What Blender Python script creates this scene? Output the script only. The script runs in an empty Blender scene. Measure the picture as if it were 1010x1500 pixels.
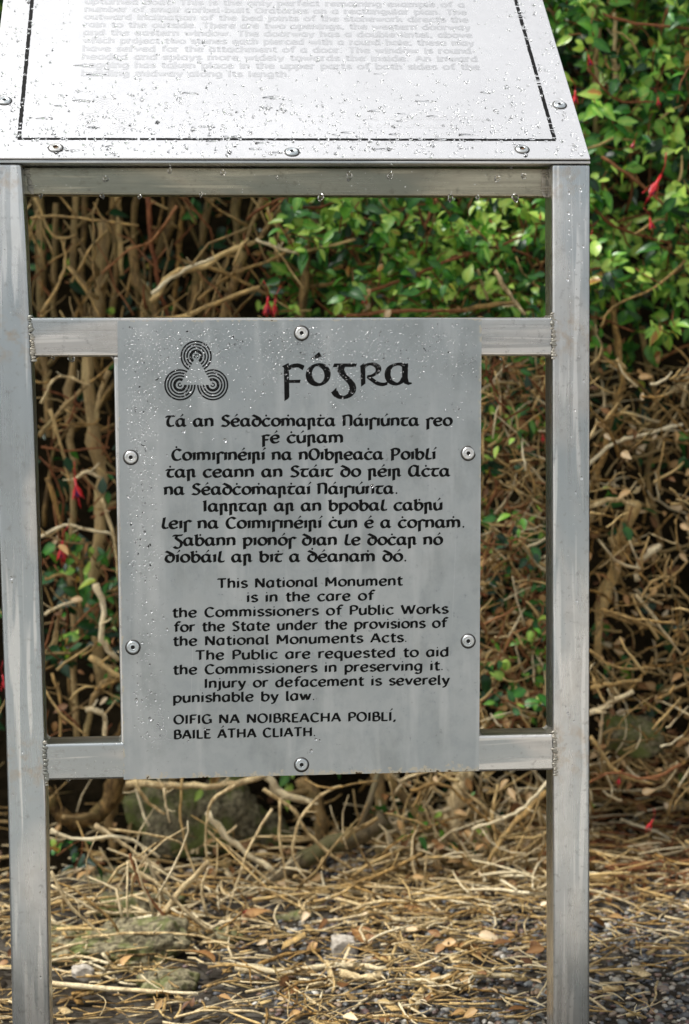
import bpy, math, random
import numpy as np
from mathutils import Vector, Matrix
random.seed(7); RNG = np.random.default_rng(7)
SC = bpy.context.scene; COL = SC.collection
PI = math.pi

# ------------------------------------------------------------------ camera
F_PX, PITCH, YAW, ROLL = 2595.46, -0.07744, -0.09014, -0.00975      # focal length for a 1010 x 1500 frame
EYE = Vector((-0.53827, -2.31464, 1.0))
_s, _c = math.sin(YAW), math.cos(YAW)
FW = Vector((-_s*math.cos(PITCH), _c*math.cos(PITCH), math.sin(PITCH)))
_r = Vector((_c, _s, 0)); _u = _r.cross(FW)
RT = _r*math.cos(ROLL) + _u*math.sin(ROLL); UP = _u*math.cos(ROLL) - _r*math.sin(ROLL)
cam = bpy.data.cameras.new('camera'); co = bpy.data.objects.new('camera', cam); COL.objects.link(co)
cam.sensor_fit = 'VERTICAL'; cam.sensor_height = 36.0; cam.sensor_width = 24.0
cam.lens = F_PX/1500*36; cam.clip_start = 0.05; cam.clip_end = 400
M = Matrix((( RT.x, UP.x, -FW.x, EYE.x), (RT.y, UP.y, -FW.y, EYE.y), (RT.z, UP.z, -FW.z, EYE.z), (0, 0, 0, 1)))
co.matrix_world = M
cam.dof.use_dof = True; cam.dof.focus_distance = 2.36; cam.dof.aperture_fstop = 4.9
SC.camera = co
# ------------------------------------------------------------------ sky, sun, exposure: bright overcast
w = bpy.data.worlds.new('World'); SC.world = w; w.use_nodes = True
nt = w.node_tree; nt.nodes.clear()
sky = nt.nodes.new('ShaderNodeTexSky'); sky.sky_type = 'NISHITA'; sky.sun_disc = False
SUN_EL, SUN_AZ = math.radians(62), math.radians(-100)      # azimuth measured from +Y, clockwise
sky.sun_elevation = SUN_EL; sky.sun_rotation = SUN_AZ
sky.dust_density = 3.0; sky.air_density = 1.0; sky.ozone_density = 1.0
hs = nt.nodes.new('ShaderNodeHueSaturation'); hs.inputs['Saturation'].default_value = 0.12
bg = nt.nodes.new('ShaderNodeBackground'); bg.inputs['Strength'].default_value = 0.085
wo = nt.nodes.new('ShaderNodeOutputWorld')
nt.links.new(sky.outputs[0], hs.inputs['Color']); nt.links.new(hs.outputs[0], bg.inputs[0]); nt.links.new(bg.outputs[0], wo.inputs[0])
sun = bpy.data.lights.new('sun', 'SUN'); sun.energy = 1.5; sun.angle = math.radians(10); sun.color = (1, 0.97, 0.92)
so = bpy.data.objects.new('sun', sun); COL.objects.link(so)
sd = Vector((math.sin(SUN_AZ)*math.cos(SUN_EL), math.cos(SUN_AZ)*math.cos(SUN_EL), math.sin(SUN_EL)))
so.rotation_euler = sd.to_track_quat('Z', 'Y').to_euler(); so.location = (-2, -4, 6)
SC.view_settings.view_transform = 'Standard'; SC.view_settings.look = 'None'
SC.view_settings.exposure = 1.52; SC.view_settings.gamma = 1.0; SC.view_settings.use_curve_mapping = False
SC.cycles.use_denoising = True
SC.cycles.max_bounces = 8; SC.cycles.transparent_max_bounces = 12
SC.cycles.sample_clamp_indirect = 6.0

# ------------------------------------------------------------------ helpers
def at(px, py, Y):
    """layout helper: the world point on the upright plane y = Y"""
    d = FW + RT*((px-505)/F_PX) - UP*((py-750)/F_PX)
    return EYE + d*((Y-EYE.y)/d.y)
def on_ground(px, py, Z=0.0):
    d = FW + RT*((px-505)/F_PX) - UP*((py-750)/F_PX)
    return EYE + d*((Z-EYE.z)/d.z)
def px_m(Y): return (Y-EYE.y)/F_PX*1.0        # metres per layout unit at depth Y

class MB:
    def __init__(s): s.v = []; s.f = []; s.t = []; s.m = []
    def add(s, vs, fs, tint=0.5, mat=0):
        b = len(s.v); s.v.extend(tuple(p) for p in vs); s.t.extend([tint]*len(vs))
        for f in fs: s.f.append(tuple(b+i for i in f)); s.m.append(mat)
    def box(s, x0, x1, y0, y1, z0, z1, tint=.5, mat=0):
        s.add([(x0,y0,z0),(x1,y0,z0),(x1,y1,z0),(x0,y1,z0),(x0,y0,z1),(x1,y0,z1),(x1,y1,z1),(x0,y1,z1)],
              [(0,3,2,1),(4,5,6,7),(0,1,5,4),(1,2,6,5),(2,3,7,6),(3,0,4,7)], tint, mat)
    def tube(s, pts, rad, n=6, tint=.5, mat=0, cap=True, lump=0.0):
        pts = [Vector(p) for p in pts]; N = len(pts)
        if not hasattr(rad, '__len__'): rad = [rad]*N
        vs = []; prev = None
        for i, p in enumerate(pts):
            t = (pts[min(i+1, N-1)] - pts[max(i-1, 0)])
            if t.length < 1e-9: t = Vector((0, 0, 1))
            t.normalize()
            if prev is None:
                a = Vector((0, 1, 0)) if abs(t.y) < .8 else Vector((1, 0, 0)); e = t.cross(a).normalized()
            else: e = (prev - t*prev.dot(t)); e = e.normalized() if e.length > 1e-6 else t.orthogonal().normalized()
            prev = e; g = t.cross(e)
            for k in range(n):
                a = 2*PI*k/n; r = rad[i]*(1 + (random.uniform(-lump, lump) if lump else 0))
                vs.append(p + e*(math.cos(a)*r) + g*(math.sin(a)*r))
        fs = [(i*n+k, i*n+(k+1) % n, (i+1)*n+(k+1) % n, (i+1)*n+k) for i in range(N-1) for k in range(n)]
        if cap: fs += [tuple(range(n))[::-1], tuple((N-1)*n+k for k in range(n))]
        s.add(vs, fs, tint, mat)
    def mesh(s, name, mats, smooth=True):
        me = bpy.data.meshes.new(name); me.from_pydata([tuple(p) for p in s.v], [], s.f)
        for m in (mats if isinstance(mats, (list, tuple)) else [mats]): me.materials.append(m)
        me.polygons.foreach_set('use_smooth', [smooth]*len(s.f))
        me.polygons.foreach_set('material_index', s.m)
        at_ = me.attributes.new('tint', 'FLOAT', 'POINT'); at_.data.foreach_set('value', s.t)
        me.update(); return me
    def build(s, name, mats, parent=None, smooth=True):
        return link(name, s.mesh(name, mats, smooth), parent)

def link(name, data, parent=None, loc=None):
    o = bpy.data.objects.new(name, data); COL.objects.link(o)
    if parent is not None: o.parent = parent
    if loc is not None: o.location = loc
    return o
def np_mesh(name, V, Fq, tint, mat, smooth=True):
    """fast mesh from arrays; Fq (n,3) or (n,4)"""
    me = bpy.data.meshes.new(name); n, k = Fq.shape
    me.vertices.add(len(V)); me.vertices.foreach_set('co', np.ascontiguousarray(V, dtype=np.float32).ravel())
    me.loops.add(n*k); me.loops.foreach_set('vertex_index', np.ascontiguousarray(Fq, dtype=np.int32).ravel())
    me.polygons.add(n); me.polygons.foreach_set('loop_start', np.arange(0, n*k, k, dtype=np.int32))
    me.polygons.foreach_set('use_smooth', np.full(n, smooth)); me.materials.append(mat)
    a = me.attributes.new('tint', 'FLOAT', 'POINT'); a.data.foreach_set('value', np.asarray(tint, dtype=np.float32))
    me.update(calc_edges=True); me.validate(); return me
def tag(o, label=None, cat=None, group=None, kind=None):
    if label: o['label'] = label
    if cat: o['category'] = cat
    if group: o['group'] = group
    if kind: o['kind'] = kind
    return o
def empty(name, loc=(0, 0, 0)):
    return link(name, None, None, loc)
def crom(P, n=6):
    """smooth curve through the points"""
    P = [Vector(p) for p in P]
    if len(P) < 3: return P
    Q = [P[0]*2-P[1]] + P + [P[-1]*2-P[-2]]; out = []
    for i in range(1, len(Q)-2):
        a, b, c, d = Q[i-1:i+3]
        for k in range(n):
            t = k/n
            out.append(0.5*((2*b) + (c-a)*t + (2*a-5*b+4*c-d)*t*t + (3*b-a-3*c+d)*t**3))
    out.append(P[-1]); return out
def parent_keep(o, p):
    o.parent = p; o.matrix_parent_inverse = p.matrix_world.inverted() if False else Matrix.Translation(-Vector(p.location))
    return o

# ------------------------------------------------------------------ materials
class NT:
    def __init__(s, name):
        s.m = bpy.data.materials.new(name); s.m.use_nodes = True; s.t = s.m.node_tree; s.t.nodes.clear()
        s.out = s.n('ShaderNodeOutputMaterial'); s.b = s.n('ShaderNodeBsdfPrincipled'); s.l(s.b.outputs[0], s.out.inputs[0])
        s.tc = s.n('ShaderNodeTexCoord')
    def n(s, t, **k):
        o = s.t.nodes.new(t)
        for a, v in k.items(): setattr(o, a, v)
        return o
    def l(s, a, b): s.t.links.new(a, b)
    def set(s, sock, v): s.b.inputs[sock].default_value = v
    def noise(s, scale, detail=3, rough=.5, vec=None, stretch=None, dist=0.0):
        o = s.n('ShaderNodeTexNoise'); o.inputs['Scale'].default_value = scale; o.inputs['Detail'].default_value = detail
        o.inputs['Roughness'].default_value = rough; o.inputs['Distortion'].default_value = dist
        mp = s.n('ShaderNodeMapping'); s.l(vec or s.tc.outputs['Object'], mp.inputs[0])
        if stretch: mp.inputs['Scale'].default_value = stretch
        s.l(mp.outputs[0], o.inputs['Vector']); return o.outputs['Fac']
    def ramp(s, fac, stops, interp='LINEAR'):
        o = s.n('ShaderNodeValToRGB'); e = o.color_ramp.elements; o.color_ramp.interpolation = interp
        while len(e) > 1: e.remove(e[0])
        for i, (p, c) in enumerate(stops):
            x = e[0] if i == 0 else e.new(p)
            x.position = p; x.color = (*c, 1) if hasattr(c, '__len__') else (c, c, c, 1)
        s.l(fac, o.inputs[0]); return o.outputs[0]
    def math(s, op, a, b=0.0, clamp=False):
        o = s.n('ShaderNodeMath', operation=op, use_clamp=clamp)
        for i, v in enumerate((a, b)):
            if isinstance(v, (int, float)): o.inputs[i].default_value = v
            else: s.l(v, o.inputs[i])
        return o.outputs[0]
    def mix(s, fac, a, b, blend='MIX'):
        o = s.n('ShaderNodeMix', data_type='RGBA', blend_type=blend)
        for i, v in ((0, fac), (6, a), (7, b)):
            if isinstance(v, (int, float)): o.inputs[i].default_value = v
            elif hasattr(v, '__len__'): o.inputs[i].default_value = (*v, 1)
            else: s.l(v, o.inputs[i])
        return o.outputs[2]
    def bump(s, h, dist=.001, strength=1.0):
        o = s.n('ShaderNodeBump'); o.inputs['Distance'].default_value = dist; o.inputs['Strength'].default_value = strength
        s.l(h, o.inputs['Height']); s.l(o.outputs[0], s.b.inputs['Normal']); return o
    def attr(s, name):
        o = s.n('ShaderNodeAttribute'); o.attribute_name = name; return o.outputs['Fac']
    def pos(s): return s.n('ShaderNodeNewGeometry').outputs['Position']
    def sep(s, vec):
        o = s.n('ShaderNodeSeparateXYZ'); s.l(vec, o.inputs[0]); return o.outputs

def metal(name, axis='Z', base=(.66, .66, .64), rough=(.20, .36), grime=.35, joints=()):
    t = NT(name); P = t.pos()
    st = {'Z': (160, 160, 3), 'X': (3, 160, 160)}[axis]
    streak = t.noise(1.0, 4, .6, P, st)
    fine = t.noise(1.0, 2, .5, P, tuple(v*3 for v in st))
    cloud = t.noise(9.0, 4, .55, P, (1.6, 1.6, .8) if axis == 'Z' else (.8, 1.6, 1.6))
    blot = t.noise(38.0, 4, .6, P)
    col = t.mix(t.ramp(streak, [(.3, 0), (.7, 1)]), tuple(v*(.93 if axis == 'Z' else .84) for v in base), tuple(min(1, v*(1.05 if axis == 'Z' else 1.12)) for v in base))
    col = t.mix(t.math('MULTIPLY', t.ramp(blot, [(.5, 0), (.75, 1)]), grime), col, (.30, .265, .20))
    col = t.mix(t.math('MULTIPLY', t.ramp(cloud, [(.42, 0), (.60, 1)]), .55), col, tuple(v*.72 for v in (base[0]*.95, base[1], base[2]*1.06)))  # soft bluish reflection bands, painted into the metal colour
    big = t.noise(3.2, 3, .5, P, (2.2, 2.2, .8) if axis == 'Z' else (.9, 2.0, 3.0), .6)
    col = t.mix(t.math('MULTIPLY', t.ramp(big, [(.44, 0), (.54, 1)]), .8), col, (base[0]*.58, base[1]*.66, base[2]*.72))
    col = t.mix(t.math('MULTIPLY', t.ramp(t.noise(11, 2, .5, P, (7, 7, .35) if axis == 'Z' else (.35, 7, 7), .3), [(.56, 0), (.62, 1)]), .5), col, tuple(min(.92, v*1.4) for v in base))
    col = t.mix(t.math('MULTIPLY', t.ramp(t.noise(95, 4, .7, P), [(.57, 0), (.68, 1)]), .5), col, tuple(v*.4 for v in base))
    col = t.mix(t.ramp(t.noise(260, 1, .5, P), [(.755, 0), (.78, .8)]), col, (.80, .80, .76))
    if joints:                                     # heat tint and rust staining that sits beside the welds
        z = t.sep(P)[2]; tot = None
        for j, wd in joints:
            g = t.math('SUBTRACT', 1.0, t.math('DIVIDE', t.math('ABSOLUTE', t.math('SUBTRACT', z, j)), wd), True)
            tot = g if tot is None else t.math('MAXIMUM', tot, g)
        col = t.mix(t.math('MULTIPLY', t.math('MULTIPLY', tot, t.ramp(t.noise(55, 3, .6, P), [(.48, 0), (.68, 1)])), .5), col, (.42, .27, .12))
    sp = t.noise(150, 2, .5, P)
    col = t.mix(t.ramp(sp, [(.72, 0), (.78, 1)]), col, (.22, .20, .16))
    t.l(col, t.b.inputs['Base Color'])
    r = t.n('ShaderNodeMapRange'); r.inputs[3].default_value = rough[0]; r.inputs[4].default_value = rough[1]
    t.l(t.math('ADD', t.math('MULTIPLY', cloud, .6), t.math('MULTIPLY', streak, .4)), r.inputs[0]); r.inputs[1].default_value = .3; r.inputs[2].default_value = .7
    t.l(r.outputs[0], t.b.inputs['Roughness']); t.set('Metallic', .92)
    t.bump(t.math('ADD', t.math('MULTIPLY', fine, .35), t.math('ADD', t.math('MULTIPLY', streak, .25), t.math('MULTIPLY', cloud, 2.0))), .0004, .4)
    return t.m
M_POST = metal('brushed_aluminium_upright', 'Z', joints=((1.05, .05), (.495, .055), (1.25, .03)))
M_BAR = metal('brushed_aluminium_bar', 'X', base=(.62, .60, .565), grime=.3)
M_TOPBAR = metal('shaded_grimy_aluminium_bar', 'X', base=(.34, .315, .235), grime=.9)  # bar metal with the panel's shade put into a darker base, plus grime
M_WELD = metal('weld_metal', 'X', base=(.40, .37, .31), rough=(.42, .6), grime=.8)
M_RIVET = metal('rivet_metal', 'X', base=(.74, .73, .70), rough=(.22, .35), grime=.25)

t = NT('gasket_and_gap_shade'); t.set('Base Color', (.035, .033, .03, 1)); t.set('Roughness', .6); M_DARK = t.m
t = NT('hole_dark'); t.set('Base Color', (.012, .011, .010, 1)); t.set('Roughness', .8); M_HOLE = t.m
t = NT('rusty_recess'); t.l(t.ramp(t.noise(400, 3), [(.4, (.03, .02, .012)), (.65, (.22, .11, .04))]), t.b.inputs['Base Color']); t.set('Roughness', .8); M_RUST = t.m
t = NT('black_print'); nz = t.noise(420, 3, .6, t.pos())
t.l(t.ramp(nz, [(.35, .003), (.75, .009)]), t.b.inputs['Base Color']); t.set('Roughness', .5); t.set('Specular IOR Level', .08); M_INK = t.m

# notice plate: grey anodised sheet, wet, scratched, corroded along its lower edge
t = NT('notice_plate_aluminium'); P = t.pos(); X, Y_, Z_ = t.sep(P)
cl = t.noise(5.5, 5, .6, P); fn = t.noise(60, 4, .65, P)
col = t.mix(t.ramp(cl, [(.35, 0), (.65, 1)]), (.325, .358, .368), (.41, .435, .44))
col = t.mix(t.math('MULTIPLY', t.ramp(fn, [(.45, 0), (.7, 1)]), .28), col, (.26, .29, .30))
for (sx, sz, rot, lo, hi, amt) in ((3, 260, .35, .705, .73, .35), (230, 2.2, -.05, .70, .73, .4), (2, 200, -.7, .72, .745, .35), (340, 4, .08, .71, .74, .3)):
    mp = t.n('ShaderNodeMapping'); t.l(P, mp.inputs[0]); mp.inputs['Rotation'].default_value = (0, rot, 0)
    m2 = t.n('ShaderNodeMapping'); t.l(mp.outputs[0], m2.inputs[0]); m2.inputs['Scale'].default_value = (sx, 1, sz)
    nn = t.n('ShaderNodeTexNoise'); t.l(m2.outputs[0], nn.inputs['Vector']); nn.inputs['Scale'].default_value = 1.0; nn.inputs['Detail'].default_value = 2.5
    col = t.mix(t.math('MULTIPLY', t.ramp(nn.outputs['Fac'], [(lo, 0), (hi, 1)]), amt), col, (.50, .52, .53))
wet = t.math('SUBTRACT', 1.0, t.math('DIVIDE', t.math('ABSOLUTE', t.math('SUBTRACT', X, -.585)), .028), True)
col = t.mix(t.math('MULTIPLY', t.math('MULTIPLY', wet, t.ramp(fn, [(.35, 0), (.6, 1)])), .3), col, (.62, .63, .62))
md = t.noise(16, 5, .65, P, (1, 1, .6))
col = t.mix(t.math('MULTIPLY', t.ramp(md, [(.50, 0), (.66, 1)]), .55), col, (.25, .275, .275))
col = t.mix(t.math('MULTIPLY', t.ramp(t.noise(9, 3, .5, P, (4, 1, .5)), [(.54, 0), (.66, 1)]), .4), col, (.54, .56, .56))
col = t.mix(t.ramp(t.noise(120, 3, .7, P), [(.66, 0), (.74, .5)]), col, (.16, .17, .16))
# corrosion: lower edge and left / right rims
low = t.math('SUBTRACT', 1.0, t.math('DIVIDE', t.math('SUBTRACT', Z_, .470), .016), True)
rim = t.math('MAXIMUM', t.math('SUBTRACT', 1.0, t.math('DIVIDE', t.math('ADD', X, .6235), .005), True), t.math('SUBTRACT', 1.0, t.math('DIVIDE', t.math('SUBTRACT', -.1475, X), .006), True))
top = t.math('SUBTRACT', 1.0, t.math('DIVIDE', t.math('SUBTRACT', 1.0715, Z_), .005), True)
ed = t.math('MAXIMUM', low, t.math('MAXIMUM', t.math('MULTIPLY', rim, .8), t.math('MULTIPLY', top, .8)))
cn = t.noise(130, 3, .6, P)
k = t.math('ADD', t.math('MULTIPLY', ed, .34), cn)
col = t.mix(t.ramp(k, [(.74, 0), (.82, .8)]), col, (.50, .46, .36))
col = t.mix(t.ramp(k, [(.92, 0), (.95, 1)]), col, (.09, .06, .03))
t.l(col, t.b.inputs['Base Color']); t.set('Metallic', .72)
t.l(t.ramp(fn, [(.3, .30), (.7, .44)]), t.b.inputs['Roughness'])
t.bump(t.math('ADD', fn, t.math('MULTIPLY', cl, 3)), .0004, .35); M_PLATE = t.m

# sloping panel
t = NT('information_panel_sheet'); P = t.pos()
cl = t.noise(7, 5, .6, P); fn = t.noise(90, 4, .6, P)
col = t.mix(t.ramp(cl, [(.3, 0), (.7, 1)]), (.68, .682, .69), (.76, .762, .77))
col = t.mix(t.math('MULTIPLY', t.ramp(fn, [(.5, 0), (.75, 1)]), .25), col, (.64, .645, .66))
t.l(col, t.b.inputs['Base Color']); t.set('Metallic', .75)
t.l(t.ramp(fn, [(.3, .16), (.7, .30)]), t.b.inputs['Roughness']); t.bump(fn, .0003, .3); M_PANEL = t.m
t = NT('faded_print'); t.set('Base Color', (.53, .535, .545, 1)); t.set('Metallic', .7); t.set('Roughness', .3); M_FADED = t.m
t = NT('faint_print'); t.set('Base Color', (.68, .682, .69, 1)); t.set('Metallic', .7); t.set('Roughness', .28); M_FAINT = t.m

t = NT('rain_water'); t.set('Base Color', (1, 1, 1, 1)); t.set('Transmission Weight', 1.0); t.set('IOR', 1.33); t.set('Roughness', .06); M_WATER = t.m

def bark(name, c0, c1, c2, moss=0.0, scale=1.0):
    t = NT(name); P = t.pos()
    a = t.noise(70*scale, 6, .72, P, (1, 1, .4), dist=.4); b = t.noise(14*scale, 4, .6, P); ti = t.attr('tint')
    col = t.mix(t.ramp(a, [(.40, 0), (.60, 1)]), c0, c1)
    col = t.mix(t.ramp(t.noise(26*scale, 4, .7, P), [(.52, 0), (.64, .7)]), col, tuple(v*.45 for v in c0))
    col = t.mix(t.math('MULTIPLY', ti, t.ramp(b, [(.35, .4), (.65, 1)])), col, c2)
    col = t.mix(t.ramp(t.noise(220*scale, 3, .6, P), [(.58, 0), (.72, .6)]), col, tuple(v*.3 for v in c0))
    if moss: col = t.mix(t.math('MULTIPLY', t.ramp(b, [(.5, 0), (.6, 1)]), moss), col, (.06, .085, .012))
    t.l(col, t.b.inputs['Base Color']); t.set('Roughness', .6); t.set('Specular IOR Level', .22)
    t.bump(a, .008, 1.0); return t.m
M_BARK = bark('shrub_bark', (.045, .022, .007), (.34, .21, .075), (.58, .42, .20), .25)
M_TWIG = bark('dry_twig', (.07, .030, .007), (.52, .30, .085), (.95, .70, .32), 0.0, 1.5)
M_PALE = bark('bleached_wood', (.36, .23, .09), (.84, .65, .34), (.95, .84, .58), 0.0, 1.2)
M_MOSSLOG = bark('mossy_bark', (.03, .022, .010), (.14, .10, .05), (.20, .16, .09), .35)
M_RED = bark('red_stem', (.13, .035, .015), (.30, .11, .04), (.42, .20, .08), 0.0, 2)

def leafmat(name, stops, spec=.5, rough=.34, transl=.25):
    t = NT(name); P = t.pos(); ti = t.attr('tint')
    nz = t.noise(70, 3, .6, P)
    f = t.math('ADD', ti, t.math('MULTIPLY', t.math('SUBTRACT', nz, .5), .25))
    col = t.ramp(f, stops); t.l(col, t.b.inputs['Base Color'])
    t.set('Roughness', rough); t.set('Specular IOR Level', spec)
    tr = t.n('ShaderNodeBsdfTranslucent'); t.l(t.mix(1.0, col, (1.3, 1.5, .6), 'MULTIPLY'), tr.inputs[0])
    mx = t.n('ShaderNodeMixShader'); mx.inputs[0].default_value = transl
    t.l(t.b.outputs[0], mx.inputs[1]); t.l(tr.outputs[0], mx.inputs[2]); t.l(mx.outputs[0], t.out.inputs[0])
    t.bump(nz, .002, .5); return t.m
M_LEAF = leafmat('fuchsia_leaf', [(0, (.003, .022, .008)), (.25, (.010, .065, .014)), (.45, (.045, .19, .025)), (.62, (.15, .38, .045)), (.80, (.42, .60, .11)), (.95, (.50, .58, .09)), (1, (.45, .22, .05))])
M_DEAD = leafmat('dead_leaf', [(0, (.06, .022, .008)), (.4, (.24, .115, .04)), (.7, (.50, .31, .13)), (1, (.72, .60, .42))], .3, .55, .1)
t = NT('fuchsia_red'); t.l(t.ramp(t.noise(120, 2), [(.3, (.30, .004, .008)), (.7, (.55, .010, .014))]), t.b.inputs['Base Color']); t.set('Roughness', .4); M_FLOWER = t.m

t = NT('pebble_stone'); ti = t.attr('tint'); P = t.pos()
col = t.ramp(ti, [(0, (.02, .02, .024)), (.2, (.055, .062, .075)), (.38, (.13, .14, .14)), (.52, (.22, .20, .15)), (.64, (.14, .08, .075)), (.76, (.27, .17, .09)), (.9, (.34, .32, .28)), (1, (.58, .55, .48))])
col = t.mix(t.ramp(t.noise(150, 3, .6, P), [(.4, 0), (.7, .5)]), col, (.10, .09, .08))
t.l(col, t.b.inputs['Base Color']); t.set('Roughness', .45); t.bump(t.noise(240, 3, .6, P), .001, .6); M_PEB = t.m
t = NT('gravel_ground'); P = t.pos(); v = t.n('ShaderNodeTexVoronoi'); v.inputs['Scale'].default_value = 55; t.l(P, v.inputs['Vector'])
bw = t.n('ShaderNodeRGBToBW'); t.l(v.outputs['Color'], bw.inputs[0])
col = t.ramp(bw.outputs[0], [(0, (.012, .010, .008)), (.5, (.045, .038, .03)), (1, (.12, .11, .09))])
col = t.mix(t.ramp(t.noise(3, 4, .6, P), [(.4, 0), (.6, .6)]), col, (.02, .014, .008))
t.l(col, t.b.inputs['Base Color']); t.set('Roughness', .85); t.set('Specular IOR Level', .15); t.bump(t.math('MULTIPLY', v.outputs['Distance'], -1), .01, .8); M_GRAVEL = t.m
t = NT('dark_soil'); P = t.pos()
col = t.ramp(t.noise(30, 5, .65, P), [(.3, (.006, .005, .003)), (.7, (.022, .016, .009))]); t.l(col, t.b.inputs['Base Color']); t.set('Roughness', 1.0); t.set('Specular IOR Level', .0)
t.bump(t.noise(60, 5, .6, P), .01, .8); M_SOIL = t.m
t = NT('mossy_rock'); P = t.pos(); a = t.noise(16, 5, .6, P); b = t.noise(90, 4, .6, P)
col = t.mix(t.ramp(b, [(.40, 0), (.60, 1)]), (.07, .058, .03), (.26, .225, .13))
col = t.mix(t.ramp(a, [(.46, 0), (.58, .9)]), col, (.11, .135, .025)); t.l(col, t.b.inputs['Base Color']); t.set('Roughness', .85)
t.bump(t.math('ADD', b, a), .006, .8); M_ROCK = t.m

# ------------------------------------------------------------------ setting: ground sheet and bank
def ground_z(x, y):
    z = 0.012*math.sin(3.1*x+1)*math.sin(2.3*y) if abs(x) < 6 and abs(y) < 6 else 0
    h = 1.42 + .12*math.sin(2.4*x+.8) - .28*max(0, min(1, (x-.05)/.35))    # foot of the bank comes forward on the right
    if y > h:
        d = y-h; z += .55*d + 1.5*max(0, d-.45)
    return z
mb = MB(); xs = [-60, -30, -12, -6, -4, -3] + [-2.5+.07*i for i in range(72)] + [3, 4, 6, 12, 30, 60]
ys = [-60, -30, -12, -6, -3, -1, -.4] + [0+.07*i for i in range(45)] + [3.3, 4, 6, 12, 30, 60]
for y in ys:
    for x in xs:
        z = ground_z(x, min(y, 3.2)) + (RNG.normal()*.006 if abs(x) < 2.5 and .5 < y < 3.2 else 0)
        mb.v.append((x, y, z)); mb.t.append(.5)
nx = len(xs)
for j in range(len(ys)-1):
    for i in range(nx-1):
        mb.f.append((j*nx+i, j*nx+i+1, (j+1)*nx+i+1, (j+1)*nx+i)); mb.m.append(1 if ys[j] > 1.2 else 0)
o = mb.build('ground', [M_GRAVEL, M_SOIL]); o['kind'] = 'structure'
t = NT('bounce_sheet_surface'); P = t.pos()
t.l(t.ramp(t.noise(40, 5, .6, P), [(.3, (.24, .23, .21)), (.7, (.42, .40, .37))]), t.b.inputs['Base Color']); t.set('Roughness', .9); t.bump(t.noise(180, 4, .6, P), .004, .6)
mb = MB(); NX = 24                                        # unseen pale sheet added before the stand to brighten posts and plate
for j, (y, z) in enumerate(((-9, .004), (-4, .016), (-.9, .016), (-.62, .016), (-.6, .002))):
    for i in range(NX+1): mb.v.append((-14+28*i/NX, y+(.05*math.sin(i*1.7) if j >= 3 else 0), z+.012)); mb.t.append(.5)
for j in range(4):
    for i in range(NX): mb.f.append((j*(NX+1)+i, j*(NX+1)+i+1, (j+1)*(NX+1)+i+1, (j+1)*(NX+1)+i)); mb.m.append(0)
o = mb.build('bounce_sheet', t.m); o['kind'] = 'structure'

# ================================================================== the metal stand
stand = empty('information_stand', (-.39, 0, 0))
tag(stand, 'welded aluminium stand carrying a sloping information panel and a grey bilingual notice plate', 'sign')
OFF = Vector((-.39, 0, 0))
def child(o, parent=None):
    o.parent = parent or stand
    if parent is None: o.location = Vector(o.location) - OFF
    return o
def rbox(name, corners, y0, y1, mat, r=.004, parent=None):
    """box section with rounded long edges; corners = four (x, z) points of the front face, anticlockwise from lower left"""
    mb = MB(); 
    mb.add([(x, y0, z) for x, z in corners]+[(x, y1, z) for x, z in corners], [(0,1,2,3),(7,6,5,4),(1,0,4,5),(2,1,5,6),(3,2,6,7),(0,3,7,4)])
    o = mb.build(name, mat, None, False); child(o, parent)
    b = o.modifiers.new('bevel', 'BEVEL'); b.width = r; b.segments = 3; b.limit_method = 'ANGLE'
    for p in o.data.polygons: p.use_smooth = True
    w_ = o.modifiers.new('wn', 'WEIGHTED_NORMAL'); w_.keep_sharp = True
    return o
ZT = 1.2722
# left upright is very slightly bowed
LI = [(-.7270, -.02), (-.7270, .20), (-.7258, .44), (-.7262, .567), (-.7285, .782), (-.7302, .959), (-.7325, 1.077), (-.7356, 1.203), (-.7385, ZT)]
LW = .0498
mb = MB()
for k, (x, z) in enumerate(LI):
    wv = LW
    mb.v += [(x-wv, 0, z), (x, 0, z), (x, .05, z), (x-wv, .05, z)]; mb.t += [.5]*4
    if k:
        b = 4*k
        for j in range(4): mb.f.append((b-4+j, b-4+(j+1) % 4, b+(j+1) % 4, b+j)); mb.m.append(0)
mb.f += [(3, 2, 1, 0), (4*len(LI)-4, 4*len(LI)-3, 4*len(LI)-2, 4*len(LI)-1)]; mb.m += [0, 0]
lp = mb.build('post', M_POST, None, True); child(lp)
def bevel(o, r, seg=3):
    b = o.modifiers.new('bevel', 'BEVEL'); b.width = r; b.segments = seg; b.limit_method = 'ANGLE'; b.angle_limit = math.radians(40)
    w_ = o.modifiers.new('wn', 'WEIGHTED_NORMAL'); w_.keep_sharp = True
bevel(lp, .004)
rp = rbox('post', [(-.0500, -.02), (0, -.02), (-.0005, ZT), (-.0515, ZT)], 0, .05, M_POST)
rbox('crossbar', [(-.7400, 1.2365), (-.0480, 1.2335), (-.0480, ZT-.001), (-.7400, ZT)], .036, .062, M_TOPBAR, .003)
# the middle and lower bars, behind the plate and showing on both sides of it
rbox('crossbar', [(-.7300, 1.0268), (-.0500, 1.0222), (-.0500, 1.0727), (-.7330, 1.0772)], .0005, .0495, M_BAR)
rbox('crossbar', [(-.7262, .4728), (-.0490, .4662), (-.0490, .5155), (-.7265, .5215)], .0005, .0495, M_BAR)
for xa, xb in ((-.6268, -.5850), (-.1900, -.1512)):          # uprights behind the plate
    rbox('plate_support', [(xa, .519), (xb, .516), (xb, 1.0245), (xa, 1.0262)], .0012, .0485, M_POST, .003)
rbox('top_flange', [(-.7838, 1.2728), (-.0008, 1.2725), (-.0008, 1.2757), (-.7838, 1.2762)], -.0012, .07, M_BAR, .0006)
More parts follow.
